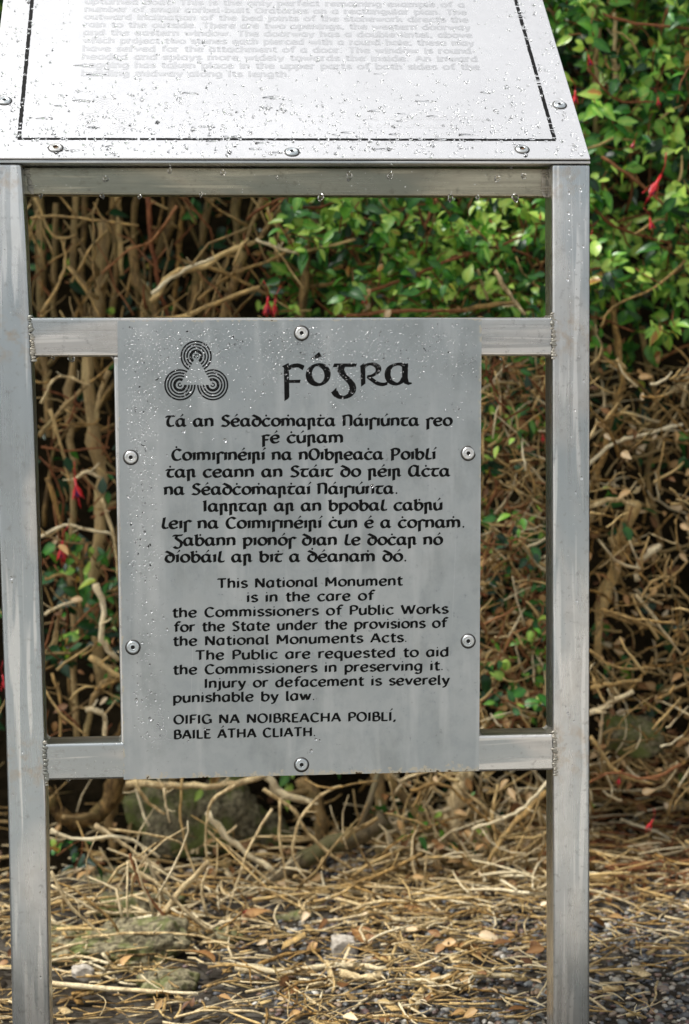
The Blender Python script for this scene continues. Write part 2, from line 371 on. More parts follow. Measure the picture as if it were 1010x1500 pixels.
# legs at the back carrying the upper edge of the sloping panel
TILT = .71516; ct, st_ = math.cos(TILT), math.sin(TILT)
PF = Vector((0, -.002, 1.27936))                             # front edge of the panel's top surface
def on_panel(x, d, h=0.0): return Vector((x, PF.y + d*ct - h*st_, PF.z + d*st_ + h*ct))
for x0, x1 in ((-.783, -.738), (-.0495, -.0045)):
    mb = MB(); vs = []
    for h in (-.0075, -.045):
        for d in (.045, .60): vs += [on_panel(x0, d, h), on_panel(x1, d, h)]
    mb.add(vs, [(0, 1, 3, 2), (4, 6, 7, 5), (0, 4, 5, 1), (2, 3, 7, 6), (0, 2, 6, 4), (1, 5, 7, 3)])
    o = mb.build('panel_rail', M_BAR, None, True); child(o); bevel(o, .003)

# fillets in the corners of the openings
def fillet(cx, cz, sx, sz, r=.007):
    mb = MB(); n = 6; pts = [(cx, cz)]
    for k in range(n+1):
        a = PI/2*k/n; pts.append((cx + sx*(r - r*math.sin(a)), cz + sz*(r - r*math.cos(a))))
    y0, y1 = .0035, .047; N = len(pts)
    mb.add([(x, y0, z) for x, z in pts]+[(x, y1, z) for x, z in pts], [tuple(range(N)), tuple(range(2*N-1, N-1, -1))]+[(k, (k+1) % N, N+(k+1) % N, N+k) for k in range(N)])
    return child(mb.build('weld_fillet', M_WELD, None, True))
for c in ((-.7262, .5212, 1, 1), (-.6268, .5195, -1, 1), (-.7308, 1.0268, 1, -1), (-.6268, 1.0260, -1, -1),
          (-.1512, .5165, 1, 1), (-.0498, .5157, -1, 1), (-.0500, 1.0225, -1, -1), (-.7330, 1.0768, 1, 1), (-.0505, 1.0725, -1, 1)): fillet(*c)
# weld beads: overlapping ripples along each joint
def bead(p0, p1, r=.0024, lean=0.0):
    p0, p1 = Vector(p0), Vector(p1); L = (p1-p0).length; n = int(L/.0028); mb = MB()
    for i in range(n+1):
        c = p0.lerp(p1, i/max(1, n)) + Vector((random.uniform(-.0014, .0014), 0, random.uniform(-.001, .001))); rr = r*random.uniform(.65, 1.3)
        vs = []; fs = []; R_, S_ = 4, 8
        for a in range(R_+1):
            th = PI/2*a/R_
            for b in range(S_):
                ph = 2*PI*b/S_ + .3*i; kk = 1+.25*math.sin(ph*2+i)
                vs.append(c + Vector((math.cos(ph)*math.cos(th)*rr*1.25*kk, -math.sin(th)*rr*.30, math.sin(ph)*math.cos(th)*rr*.8*kk)))
        for a in range(R_):
            for b in range(S_): fs.append((a*S_+b, a*S_+(b+1) % S_, (a+1)*S_+(b+1) % S_, (a+1)*S_+b))
        mb.add(vs, fs)
    return child(mb.build('weld_bead', M_WELD, None, True))
bead((-.7315, -.0004, 1.0785), (-.7290, -.0004, 1.022)); bead((-.7262, -.0004, .524), (-.7245, -.0004, .468))
bead((-.0505, -.0004, 1.078), (-.0500, -.0004, 1.019)); bead((-.0492, -.0004, .519), (-.0478, -.0004, .461))
bead((-.7345, .0355, 1.268), (-.7300, .0355, 1.238), .003); bead((-.0545, .0355, 1.266), (-.0545, .0355, 1.236), .003)
for (xa, za, xb, zb) in ((-.6252, 1.0255, -.6268, .5195),): pass

# ------------------------------------------------------------------ notice plate
PY = -.0035
plate = MB()
pts = [(-.6241, .4722), (-.1520, .4697), (-.1461, 1.0711), (-.6207, 1.0718)]
# slightly uneven, corroded outline
ol = []
for k in range(4):
    a, b = pts[k], pts[(k+1) % 4]; n = 60
    for i in range(n):
        f = i/n; j = random.uniform(-1, 1)*.0001 if 0 < i < n else 0
        ol.append((a[0]+(b[0]-a[0])*f + (j if k % 2 else 0), a[1]+(b[1]-a[1])*f + (0 if k % 2 else j)))
N = len(ol)
plate.add([(x, PY, z) for x, z in ol]+[(x, -.0006, z) for x, z in ol], [tuple(range(N)), tuple(range(2*N-1, N-1, -1))]+[((k+1) % N, k, N+k, N+(k+1) % N) for k in range(N)])
notice = plate.build('notice_plate', M_PLATE, None, False); child(notice)
def onplate(o):                                   # sub-part of the plate, modelled in world coordinates
    o.parent = notice; o.location = (0, 0, 0); return o
notice.location = -OFF
for m in list(notice.data.vertices): pass

def rivet_mb(r=.0085, hole=.0026, dark=M_HOLE, big=1.0):
    mb = MB(); prof = [(r*1.2, 0, 1), (r*1.2, .0004, 1), (r*.98, .0005, 1), (r*.97, .0006, 0), (r*.94, .0016, 0), (r*.80, .0022, 0), (r*.62, .0021, 0), (r*.52, .0016, 0), (r*.47, .0019, 0), (r*.38, .0022, 0), (hole, .0020, 0), (hole*.92, .0006, 2), (0.00001, .0005, 2)]
    n = 28; vs = []
    for (q, h, m) in prof: vs += [(q*math.cos(2*PI*k/n), -h, q*math.sin(2*PI*k/n)) for k in range(n)]
    b = 0
    for i in range(len(prof)-1):
        mb_f = [(i*n+k, i*n+(k+1) % n, (i+1)*n+(k+1) % n, (i+1)*n+k) for k in range(n)]
        mb.f += mb_f; mb.m += [prof[i+1][2] if prof[i+1][2] == 2 else prof[i][2]]*n
    mb.v = vs; mb.t = [.5]*len(vs); return mb
RV = rivet_mb().mesh('rivet', [M_RIVET, M_DARK, M_HOLE])
for (x, z) in ((-.3832, 1.0542), (-.6068, .8956), (-.1649, .8948), (-.6088, .6473), (-.1660, .6451), (-.3898, .4851)):
    o = link('rivet', RV); onplate(o); o.location = (x, PY-.0001, z); o.rotation_euler = (random.uniform(-.05, .05), random.uniform(0, 6), random.uniform(-.05, .05))

# ------------------------------------------------------------------ lettering: broad-nib strokes
def nib_outline(P, a, b, ang, closed=False):
    u = Vector((math.cos(ang), math.sin(ang))); v = Vector((-u.y, u.x)); out = []
    n = len(P)
    for i in range(n):
        if closed: t = P[(i+1) % n]-P[(i-1) % n]
        else: t = P[min(i+1, n-1)]-P[max(i-1, 0)]
        if t.length < 1e-9: t = Vector((1, 0))
        t.normalize(); nn = Vector((-t.y, t.x)); c, s = nn.dot(u), nn.dot(v)
        h = math.sqrt(a*a*c*c + b*b*s*s); o = (u*(a*a*c) + v*(b*b*s))/h
        out.append((P[i]+o, P[i]-o))
    return out
IR = {
 'a': (1.14, 's .74,.86 .46,.99 .15,.78 .08,.4 .27,.03 .56,.1 .76,.42|s .80,.98 .77,.55 .82,.12 1.04,.02'),
 'n': (1.02, 'k .14,1 .14,0|s .16,.72 .38,.95 .64,.95 .78,.66 .78,0'),
 'm': (1.56, 'k .14,1 .14,0|s .16,.72 .36,.95 .58,.93 .7,.66 .7,0|s .72,.72 .92,.95 1.16,.93 1.3,.66 1.3,0'),
 'u': (1.02, 's .10,1 .12,.35 .3,.03 .55,.07 .76,.35|l .80,1 .80,0'), 'i': (.42, 'k .18,1 .18,0'), 'o': (1.04, 'o .5,.5 .4,.49'),
 'e': (.98, 'l .12,.5 .82,.56|s .8,.56 .76,.86 .48,.99 .15,.76 .09,.4 .3,.03 .62,.02 .88,.2'),
 'c': (.92, 's .82,.84 .55,.99 .2,.82 .08,.42 .3,.04 .6,.02 .84,.2'),
 'd': (1.06, 's .08,1.42 .42,1.25 .8,.95 .9,.5 .7,.08 .38,.02 .11,.35 .2,.8 .48,.92 .72,.82'),
 'r': (.96, 'k .16,1 .16,-.52|s .18,.7 .38,.97 .6,.93 .66,.6 .66,.14 .86,.04'),
 's': (.76, 'k .18,.92 .18,-.52|s .18,.6 .32,.9 .52,1.0 .80,.84'),
 't': (.86, 's .04,.82 .12,.96 .45,.97 .86,.99|s .4,.95 .2,.62 .2,.2 .45,.02 .78,.12'),
 'f': (.82, 'k .18,1 .18,-.52|s .18,.78 .42,1.0 .8,.92|l .18,.36 .66,.4'),
 'b': (1.04, 'k .16,1.42 .16,.2|s .16,.62 .46,.97 .8,.8 .86,.42 .62,.03 .32,.02 .16,.22'),
 'l': (.74, 's .30,1.42 .22,.8 .16,.28 .32,.02 .72,.1'), 'p': (1.04, 'k .16,1 .16,-.52|s .16,.66 .46,.97 .8,.82 .86,.45 .62,.04 .36,.02 .16,.16'),
 'S': (1.02, 's .86,1.22 .52,1.4 .22,1.16 .3,.86 .64,.66 .82,.34 .58,.03 .3,.02 .06,.12'),
 'T': (.98, 's .02,1.12 .12,1.3 .5,1.3 .98,1.36|s .44,1.3 .2,.85 .17,.3 .42,.02 .84,.14'),
 'N': (1.16, 'k .16,1.4 .16,0|s .18,1.2 .42,1.36 .72,1.36 .9,1.12 .9,0'), 'C': (1.1, 's .98,1.2 .62,1.4 .24,1.15 .1,.65 .3,.1 .68,.0 1.02,.2'),
 'O': (1.2, 'o .56,.69 .48,.7'), 'P': (1.12, 'k .24,1.36 .24,-.16|s .06,1.2 .4,1.4 .84,1.3 .94,.95 .66,.58 .28,.55'),
 'A': (1.36, 's .9,1.28 .52,1.4 .16,1.02 .13,.4 .42,.02 .78,.22 .92,.6|s .96,1.4 .94,.6 .98,.12 1.26,.03'),
 'I': (.5, 'k .2,1.4 .2,0'), 'G': (1.06, 's .02,1.16 .14,1.32 .5,1.3 1.0,1.36|s .48,1.3 .3,1.02 .48,.78 .84,.42 .78,-.12 .42,-.36 .06,-.16'),
 '.': (.42, 'd .18,.06,.13'), ' ': (.62, ''),
}
EN = {
 'a': (1.0, 's .72,.9 .42,.99 .13,.74 .08,.38 .28,.03 .54,.08 .72,.36|l .76,1 .76,0'), 'b': (.98, 'l .12,1.42 .12,.06|s .12,.66 .42,.97 .78,.8 .84,.42 .6,.03 .3,.02 .12,.2'),
 'c': (.88, 's .78,.84 .52,.99 .2,.82 .08,.45 .3,.04 .58,.02 .82,.2'), 'd': (1.0, 's .74,.84 .44,.98 .14,.74 .09,.38 .28,.03 .56,.06 .74,.3|l .78,1.42 .78,0'),
 'e': (.95, 'l .12,.5 .80,.54|s .78,.54 .74,.86 .46,.99 .15,.76 .09,.4 .3,.03 .6,.02 .84,.2'), 'f': (.70, 's .80,1.36 .55,1.46 .34,1.2 .3,.9 .3,0|l .04,.95 .66,.96'),
 'g': (1.0, 's .74,.84 .44,.98 .14,.74 .09,.38 .28,.06 .56,.1 .74,.34|s .78,1 .78,.2 .72,-.3 .4,-.44 .1,-.3'), 'h': (.96, 'l .12,1.42 .12,0|s .14,.66 .38,.95 .64,.93 .74,.66 .74,0'),
 'i': (.38, 'l .14,1 .14,0|d .14,1.34,.095'), 'j': (.42, 's .2,1 .2,.1 .16,-.3 -.12,-.42|d .2,1.34,.095'), 'k': (.92, 'l .12,1.42 .12,0|l .74,.96 .16,.46|l .34,.62 .84,0'),
 'l': (.42, 's .14,1.42 .14,.25 .18,.04 .36,.04'), 'm': (1.46, 'l .12,1 .12,0|s .14,.68 .34,.95 .56,.93 .66,.66 .66,0|s .68,.68 .88,.95 1.1,.93 1.22,.66 1.22,0'),
 'n': (.96, 'l .12,1 .12,0|s .14,.68 .38,.95 .64,.93 .74,.66 .74,0'), 'o': (1.0, 'o .48,.5 .4,.48'), 'p': (1.0, 'l .14,1 .14,-.48|s .14,.66 .44,.97 .8,.8 .86,.45 .62,.04 .36,.02 .14,.16'),
 'q': (1.0, 's .74,.84 .44,.98 .14,.74 .09,.38 .28,.03 .56,.06 .74,.3|l .78,1 .78,-.48'), 'r': (.66, 'l .12,1 .12,0|s .14,.62 .32,.92 .64,.94'),
 's': (.78, 's .68,.84 .38,.99 .12,.78 .26,.56 .56,.44 .68,.2 .4,.02 .08,.14'), 't': (.66, 's .28,1.3 .26,.4 .36,.04 .66,.08|l .02,.95 .64,.96'),
 'u': (.96, 's .12,1 .12,.35 .28,.03 .52,.06 .72,.34|l .76,1 .76,0'), 'v': (.9, 'l .06,.98 .42,.04|l .44,.04 .80,.98'), 'w': (1.34, 'l .06,.98 .36,.04|l .38,.04 .64,.9|l .64,.9 .9,.04|l .92,.04 1.2,.98'),
 'x': (.9, 'l .08,.98 .78,0|l .78,.98 .08,0'), 'z': (.84, 'l .06,.96 .72,.96|l .72,.96 .06,.04|l .06,.04 .76,.04'),
 'y': (.92, 'l .08,.98 .44,.08|s .82,.98 .56,.2 .36,-.3 .06,-.40'), '.': (.42, 'd .14,.08,.11'), ',': (.42, 's .2,.14 .18,-.02 .06,-.22|d .17,.08,.1'), ';': (.42, 's .2,.14 .18,-.02 .06,-.22|d .17,.08,.1|d .17,.9,.1'), ' ': (.66, ''), '-': (.6, 'l .06,.45 .5,.45'),
 'T': (1.08, 'l .50,1.34 .50,0|l .0,1.32 1.0,1.34'), 'N': (1.22, 'l .14,1.34 .14,0|l .16,1.32 .96,.04|l .98,1.34 .98,0'), 'M': (1.42, 'l .14,1.34 .12,0|l .18,1.32 .62,.4|l .64,.4 1.12,1.32|l 1.14,1.34 1.18,0'),
 'C': (1.14, 's 1.0,1.16 .62,1.36 .24,1.15 .1,.66 .28,.14 .66,.0 1.04,.2'), 'P': (.98, 'l .16,1.34 .16,0|s .16,1.30 .55,1.34 .84,1.16 .82,.8 .5,.62 .18,.62'), 'S': (.92, 's .78,1.18 .46,1.36 .16,1.14 .26,.84 .6,.62 .76,.3 .48,.02 .08,.14'),
 'A': (1.22, 'l .56,1.34 .06,0|l .60,1.34 1.08,0|l .26,.46 .88,.46'), 'I': (.42, 'l .16,1.34 .16,0'), 'W': (1.66, 'l .04,1.34 .44,.02|l .46,.02 .80,1.2|l .80,1.2 1.14,.02|l 1.16,.02 1.52,1.34'),
 'O': (1.3, 'o .6,.67 .52,.67'), 'F': (.9, 'l .16,1.34 .16,0|l .16,1.30 .84,1.32|l .16,.7 .7,.7'), 'G': (1.24, 's 1.02,1.18 .62,1.36 .24,1.15 .1,.66 .3,.12 .7,.02 1.02,.2|l 1.06,.6 1.06,.06|l .8,.58 1.12,.58'),
 'B': (1.0, 'l .16,1.34 .16,0|s .16,1.30 .6,1.32 .76,1.02 .6,.74 .18,.72|s .5,.72 .84,.62 .88,.26 .6,.03 .16,.03'), 'R': (1.06, 'l .16,1.34 .16,0|s .16,1.30 .6,1.32 .80,1.0 .6,.70 .18,.66|l .5,.66 .96,0'),
 'E': (.9, 'l .16,1.34 .16,0|l .16,1.31 .8,1.31|l .16,.70 .68,.70|l .16,.03 .84,.03'), 'H': (1.24, 'l .16,1.34 .16,0|l 1.0,1.34 1.0,0|l .16,.68 1.0,.68'), 'L': (.88, 'l .16,1.34 .16,0|l .16,.03 .82,.04'),
}
def glyph_strokes(ch, tab):
    adv, spec = tab[ch]; out = []
    for s in spec.split('|'):
        s = s.strip()
        if not s: continue
        k, *rest = s.split(' ')
        out.append((k, [tuple(float(v) for v in r.split(',')) for r in rest]))
    return adv, out
def set_line(text, tab, size, width, a, b, ang, gap=.06, serif=False):
    """flat polygons of one line of lettering, starting at (0,0), exactly `width` long"""
    seq = []; x = 0; prev = None
    tall = 'bdlhkfTSNCOPAIGRBEHLFM'
    for ch in text:
        if ch in "'^":
            px, pc, padv = prev; up = .32 if (pc.isupper() or (pc in 'bd' and ch == '^' and pc == 'd')) else 0
            cx = px + padv*.46
            if ch == "'": seq.append((0, 'w', [(cx-.12, 1.16+up), (cx+.24, 1.56+up)]))
            else:
                if pc == 'b': cx = px + .56
                seq.append((0, 'd', [(cx, 1.36+up, .14)]))
            continue
        adv, st = glyph_strokes(ch, tab)
        for k, P in st:
            seq.append((x, k, P))
            if serif and k == 'l' and abs(P[0][0]-P[1][0]) < .05:
                for q in P: seq.append((x, 'l', [(q[0]-.2, q[1]), (q[0]+.2, q[1])]))
        prev = (x, ch, adv); x += adv + gap
    tot = x - gap - .1; sx = width/(tot*size); polys = []
    for (ox, k, P) in seq:
        if k == 'd':
            cx, cy, r = P[0]; c = Vector(((ox+cx)*size*sx, cy*size)); n = 10
            polys.append([c+Vector((math.cos(2*PI*i/n)*r*size, math.sin(2*PI*i/n)*r*size)) for i in range(n)]); continue
        if k == 'o':
            cx, cy, rx, ry = *P[0], *P[1]; n = 26
            Q = [Vector(((ox+cx+rx*math.cos(2*PI*i/n))*size*sx, (cy+ry*math.sin(2*PI*i/n))*size)) for i in range(n)]
            O = nib_outline(Q, a*size, b*size, ang, True)
            for i in range(n): polys.append([O[i][0], O[(i+1) % n][0], O[(i+1) % n][1], O[i][1]])
            continue
        Q = [Vector(((ox+p[0])*size*sx, p[1]*size)) for p in P]
        if k == 'w':
            d = Q[1]-Q[0]; n = Vector((-d.y, d.x)).normalized()*size*.12
            polys.append([Q[0], Q[1]+n*-1.0, Q[1]+n*1.0]); continue
        if k == 's':
            Q = [q.to_2d() for q in crom([q.to_3d() for q in Q], 5)]
        if k == 'k':
            hw = a*size*.95; p = Q[0]
            polys.append([p+Vector((-hw-.13*size, -.10*size)), p+Vector((-hw, -.24*size)), p+Vector((hw, -.02*size)), p+Vector((hw, .05*size)), p+Vector((0, .03*size))])
        O = nib_outline(Q, a*size, b*size, ang)
        for i in range(len(O)-1): polys.append([O[i][0], O[i+1][0], O[i+1][1], O[i][1]])
    return polys
def letter_mesh(polys, place, mat, name='lettering', lift=.00012):
    mb = MB()
    for j, p in enumerate(polys):
        h = lift + (j % 7)*.000006
        mb.add([place(q.x, q.y, h) for q in p], [tuple(range(len(p)))])
    return mb.build(name, mat, None, False)

LINES = [
 ("Ta' an Se'adc^om^art^a Na'isiu'nta seo", -.5603, .9352, -.1866, .9318), ("fe' c^u'ram", -.4367, .9123, -.3303, .9112), ("C^oimisine'iri' na nOibreac^a Poibli'", -.554, .8913, -.2087, .8878),
 ("t^ar ceann an Sta'it do re'ir Ac^ta", -.5614, .8692, -.1897, .8651), ("na Se'adc^om^art^ai' Na'isiu'nta.", -.5645, .8465, -.2588, .8431), ("Iarrtar ar an bpobal cab^ru'", -.5144, .8239, -.2, .8205),
 ("leis na Coimisine'iri' c^un e' a c^osnam^.", -.5688, .8025, -.17, .797), ("Gab^ann piono's dian le doc^ar no'", -.5541, .7799, -.2002, .7747), ("di'ob^a'il ar bit^ a d^e'anam^ do'.", -.5651, .7582, -.2476, .7535),
 ('This National Monument', -.4973, .7229, -.2542, .7216), ('is in the care of', -.4591, .7037, -.2925, .7027), ('the Commissioners of Public Works', -.5566, .6855, -.1934, .6828),
 ('for the State under the provisions of', -.5552, .6665, -.1953, .6641), ('the National Monuments Acts.', -.5564, .648, -.2475, .646), ('The Public are requested to aid', -.5273, .6287, -.1928, .6253),
 ('the Commissioners in preserving it.', -.557, .6101, -.1993, .607), ('Injury or defacement is severely', -.5163, .5912, -.1921, .5877), ('punishable by law.', -.5577, .5729, -.3708, .5713),
 ("OIFIG NA NOIBREACHA POIBLI',", -.5573, .5444, -.2638, .5408), ("BAILE A'THA CLIATH.", -.5576, .5245, -.3704, .5231)]
for i, (s, x0, z0, x1, z1) in enumerate(LINES):
    irish = i < 9
    size = .0100 if irish else (.0089 if i < 18 else .0086)
    d = Vector((x1-x0, z1-z0)); n = d.normalized()
    pl = set_line(s, IR if irish else EN, size, d.length, *((.215, .10, .38) if irish else (.20, .105, .35)), gap=.05 if irish else .09)
    o = letter_mesh(pl, lambda x, y, h, x0=x0, z0=z0, n=n: (x0+n.x*x-n.y*y, PY-h, z0+n.y*x+n.x*y), M_INK); onplate(o)
    o['label'] = ('line of black uncial Irish lettering' if irish else 'line of black roman lettering')
# heading FOGRA in large uncials, drawn on its own grid
HK = .0001945
def hp(x, y): return Vector((x*HK, -y*HK))
polys = []
def hstroke(P, a=19, b=8, ang=.32, smooth=True, closed=False):
    Q = [hp(*p) for p in P]; a *= 1.1; b *= 1.15
    if smooth and not closed: Q = [q.to_2d() for q in crom([q.to_3d() for q in Q], 8)]
    O = nib_outline(Q, a*HK, b*HK, ang, closed); n = len(O)
    for i in range(n if closed else n-1): polys.append([O[i][0], O[(i+1) % n][0], O[(i+1) % n][1], O[i][1]])
def hpoly(P): polys.append([hp(*p) for p in P])
hpoly([(72, 130), (106, 100), (107, 325), (98, 340), (73, 354)]); hpoly([(58, 121), (104, 99), (90, 128), (76, 135)])
hstroke([(100, 140), (125, 122), (165, 116), (202, 128)], 13, 11, .9); hpoly([(172, 106), (212, 118), (198, 148), (172, 132)])
hpoly([(104, 213), (184, 211), (178, 233), (104, 233)])
n = 40; hstroke([(302+63*math.cos(2*PI*i/n), 178+67*math.sin(2*PI*i/n)) for i in range(n)], 20, 8, .28, False, True)
hpoly([(248, 76), (310, 26), (328, 56), (300, 66)])
hpoly([(410, 103), (564, 103), (556, 126), (402, 128), (390, 153)]); 
hstroke([(462, 122), (455, 150), (476, 185), (508, 218), (532, 252), (530, 292), (502, 322), (462, 331), (428, 318), (408, 290)], 21, 10, .1)
hpoly([(424, 264), (426, 300), (404, 306), (390, 296)])
hpoly([(586, 118), (620, 104), (620, 238), (590, 260)]); hpoly([(582, 122), (610, 100), (616, 118), (598, 132)])
hstroke([(606, 128), (636, 111), (674, 108), (705, 128), (705, 158), (672, 182), (632, 194)], 18, 8, .25)
hstroke([(634, 190), (664, 212), (700, 236), (738, 244), (770, 236)], 12, 7, 1.0)
hstroke([(896, 128), (868, 110), (828, 110), (786, 130), (770, 176), (786, 222), (828, 242), (866, 226), (884, 196)], 19, 8, .2)
hpoly([(868, 108), (910, 102), (907, 200), (914, 228), (934, 232), (934, 241), (912, 249), (884, 240), (868, 215)])
o = letter_mesh(polys, lambda x, y, h: (-.4208+x, PY-h, 1.0352+y-.008*x), M_INK); onplate(o); o['label'] = 'large black uncial heading word'
# emblem: three sets of concentric rings round an open triangle
polys = []
for (cx, cz, a0) in ((-.5203, 1.0253, -90), (-.5418, .9887, 30), (-.4995, .9883, 150)):
    for (r, hw) in ((.0192, .00105), (.0155, .00105), (.0117, .00105), (.0078, .00105), (.0060, .0007), (.0022, .0008)):
        n = 64; s0, s1 = math.radians(a0+30), math.radians(a0+330)
        for i in range(n):
            t0, t1 = s0+(s1-s0)*i/n, s0+(s1-s0)*(i+1)/n
            polys.append([Vector((cx+math.cos(t0)*(r-hw), cz+math.sin(t0)*(r-hw))), Vector((cx+math.cos(t0)*(r+hw), cz+math.sin(t0)*(r+hw))),
                          Vector((cx+math.cos(t1)*(r+hw), cz+math.sin(t1)*(r+hw))), Vector((cx+math.cos(t1)*(r-hw), cz+math.sin(t1)*(r-hw)))])
o = letter_mesh(polys, lambda x, y, h: (x, PY-h, y), M_INK, 'emblem'); onplate(o); o['label'] = 'black emblem of three ringed circles around a clear triangle'

# ------------------------------------------------------------------ sloping panel
PX0, PX1, PD = -.7841, -.0008, .60
mb = MB()
c8 = [on_panel(x, d, h) for h in (0, -.0035) for x, d in ((PX0, 0), (PX1, 0), (PX1, PD), (PX0, PD))]
mb.add(c8, [(0, 1, 2, 3), (7, 6, 5, 4), (4, 5, 1, 0), (5, 6, 2, 1), (6, 7, 3, 2), (7, 4, 0, 3)])
panel = mb.build('sloping_panel', M_PANEL, None, False); child(panel); panel.location = -OFF; bevel(panel, .0012, 2)
def onpanel(o): o.parent = panel; o.location = (0, 0, 0); return o
mb = MB(); c8 = [on_panel(x, d, h) for h in (-.0036, -.0110) for x, d in ((PX0+.004, .004), (PX1-.004, .004), (PX1-.004, .05), (PX0+.004, .05))]
mb.add(c8, [(0, 1, 2, 3), (7, 6, 5, 4), (4, 5, 1, 0), (5, 6, 2, 1), (6, 7, 3, 2), (7, 4, 0, 3)])
o = mb.build('gap_shade_strip', M_DARK, None, False); child(o)  # dark strip standing in for the shaded gap below the panel edge
# printed black border, chipped
def border(x0, d0, x1, d1, wid, chips=.12):
    mb = MB(); L = math.hypot(x1-x0, d1-d0); n = int(L/.0016); ux, ud = (x1-x0)/L, (d1-d0)/L; px_, pd_ = -ud, ux; prev = None
    gap = 0; a = b = wid/2
    for i in range(n+1):
        a += (wid/2*random.uniform(.72, 1.12)-a)*.5; b += (wid/2*random.uniform(.72, 1.12)-b)*.5
        s = L*i/n; c = (x0+ux*s, d0+ud*s); cur = (on_panel(c[0]+px_*a, c[1]+pd_*a, .00012), on_panel(c[0]-px_*b, c[1]-pd_*b, .00012))
        if gap <= 0 and random.random() < chips*.12: gap = random.choice((1, 1, 2))
        if prev and gap <= 0: mb.add([prev[0], prev[1], cur[1], cur[0]], [(0, 1, 2, 3)])
        gap -= 1; prev = cur
    return onpanel(mb.build('border_line', M_INK, None, False))
border(-.7452, .0425, -.0405, .0425, .0056, .08)
border(-.7433, .044, -.7433, .56, .0058, .25); border(-.0417, .044, -.0417, .56, .0056, .6); border(-.7443, .56, -.0405, .56, .0042, .2)
TL = ["building midway along its length.", "sagging has taken place in the upper parts of both sides of the", "headed and splays more widely towards the inside. An inward",
      "have served for the attachment of a door. The window is round-", "which project two stones each pierced with a round hole; these may", "and the eastern window. The doorway has a double lintel, above",
      "rain to the outside. There are two openings, the western doorway", "outward inclination of the bed joints of the stonework directs the", "number of small corbel-built Oratories on a rectangular plan. The",
      "upturned boat. This is the only perfect remaining example of a"]
for i, s in enumerate(TL):
    d0 = .1945 + .0212*i; wid = .548 if i else .283
    pl = set_line(s, EN, .0098, wid, .20, .13, .2, .09, True)
    o = letter_mesh(pl, lambda x, y, h, d0=d0: on_panel(-.668+x, d0+y, h), M_FADED); onpanel(o); o['label'] = 'line of faded grey serif lettering'
for k, (s, wid) in enumerate((("Oifig na nOibreacha Poibli", .175), ("The Office of Public Works", .155))):
    pl = set_line(s.replace('Oifig', 'Oifig'), EN, .0068, wid, .15, .09, .2, .09, True)
    o = letter_mesh(pl, lambda x, y, h, k=k: on_panel(-.303+x, .090-.0195*k+y, h), M_FAINT); onpanel(o); o['label'] = 'line of faint small lettering low on the right'
polys = []
for (cx, cd, a0) in ((-.634, .121, -90), (-.6555, .084, 30), (-.6135, .084, 150)):
    for (r, hw) in ((.0192, .0007), (.0155, .0007), (.0117, .0007), (.0078, .0007), (.0035, .0007)):
        n = 48; s0, s1 = math.radians(a0+30), math.radians(a0+330)
        for i in range(n):
            t0, t1 = s0+(s1-s0)*i/n, s0+(s1-s0)*(i+1)/n
            polys.append([Vector((cx+math.cos(t_)*(r+q), cd+math.sin(t_)*(r+q))) for t_, q in ((t0, -hw), (t0, hw), (t1, hw), (t1, -hw))])
o = letter_mesh(polys, lambda x, y, h: on_panel(x, y, h), M_FAINT, 'emblem'); onpanel(o); o['label'] = 'faint ghost of the ringed emblem'
tiltm = Matrix.Rotation(TILT-PI/2, 3, 'X')
def panel_rivet(x, d, mesh):
    o = link('rivet', mesh); onpanel(o); o.location = on_panel(x, d, .0001); o.rotation_euler = (TILT - PI/2 + PI, 0, 0)
    q = Matrix((Vector((1, 0, 0)), Vector((0, st_, -ct)), Vector((0, ct, st_)))).transposed()   # local -y -> panel normal
    o.rotation_euler = q.to_euler(); return o
RVD = rivet_mb(.0085, .0052).mesh('rivet', [M_RIVET, M_DARK, M_RUST])
for x, d in ((-.7669, .1311), (-.3922, .0131), (-.0216, .1266)): panel_rivet(x, d, RV)
for x, d in ((-.6956, .0215), (-.0889, .0202)):
    o = panel_rivet(x, d, RVD); o['label'] = 'rivet with a rusty hollow centre'
RV2 = RV

# ------------------------------------------------------------------ raindrops
def drop_template(rings=4, seg=10):
    vs = [(0, 0, 1)]
    for a in range(1, rings+1):
        th = PI/2*a/rings
        for b in range(seg):
            ph = 2*PI*b/seg; vs.append((math.sin(th)*math.cos(ph), math.sin(th)*math.sin(ph), math.cos(th)))
    vs.append((0, 0, 0)); L = len(vs)-1
    fs = [(0, 1+b, 1+(b+1) % seg) for b in range(seg)]
    for a in range(rings-1):
        for b in range(seg):
            p, q = 1+a*seg+b, 1+a*seg+(b+1) % seg; fs += [(p, p+seg, q+seg), (p, q+seg, q)]
    fs += [(L, 1+(rings-1)*seg+(b+1) % seg, 1+(rings-1)*seg+b) for b in range(seg)]
    return np.array(vs), np.array(fs)
DV, DF = drop_template()
def drops(name, items, frame):
    """items: (u, v, ru, rv, h, rot); frame(u, v, h) -> world array"""
    V = []; F = []; b = 0
    for (u, v, ru, rv, h, rot) in items:
        ph = np.arctan2(DV[:, 1], DV[:, 0]); k = 1 + .16*np.sin(2*ph+random.uniform(0, 6)) + .12*np.sin(3*ph+random.uniform(0, 6))
        x, y = DV[:, 0]*ru*k, DV[:, 1]*rv*k; c, s = math.cos(rot), math.sin(rot)
        V.append(frame(u+x*c-y*s, v+x*s+y*c, DV[:, 2]*h)); F.append(DF+b); b += len(DV)
    V = np.concatenate(V); F = np.concatenate(F)
    me = np_mesh(name, V, F, np.zeros(len(V)), M_WATER); return link(name, me)
def fplate(u, v, h): return np.stack([u, PY-.0002-h, v], 1)
def fpanel(u, v, h): return np.stack([u, PF.y+v*ct-(h+.0002)*st_, PF.z+v*st_+(h+.0002)*ct], 1)
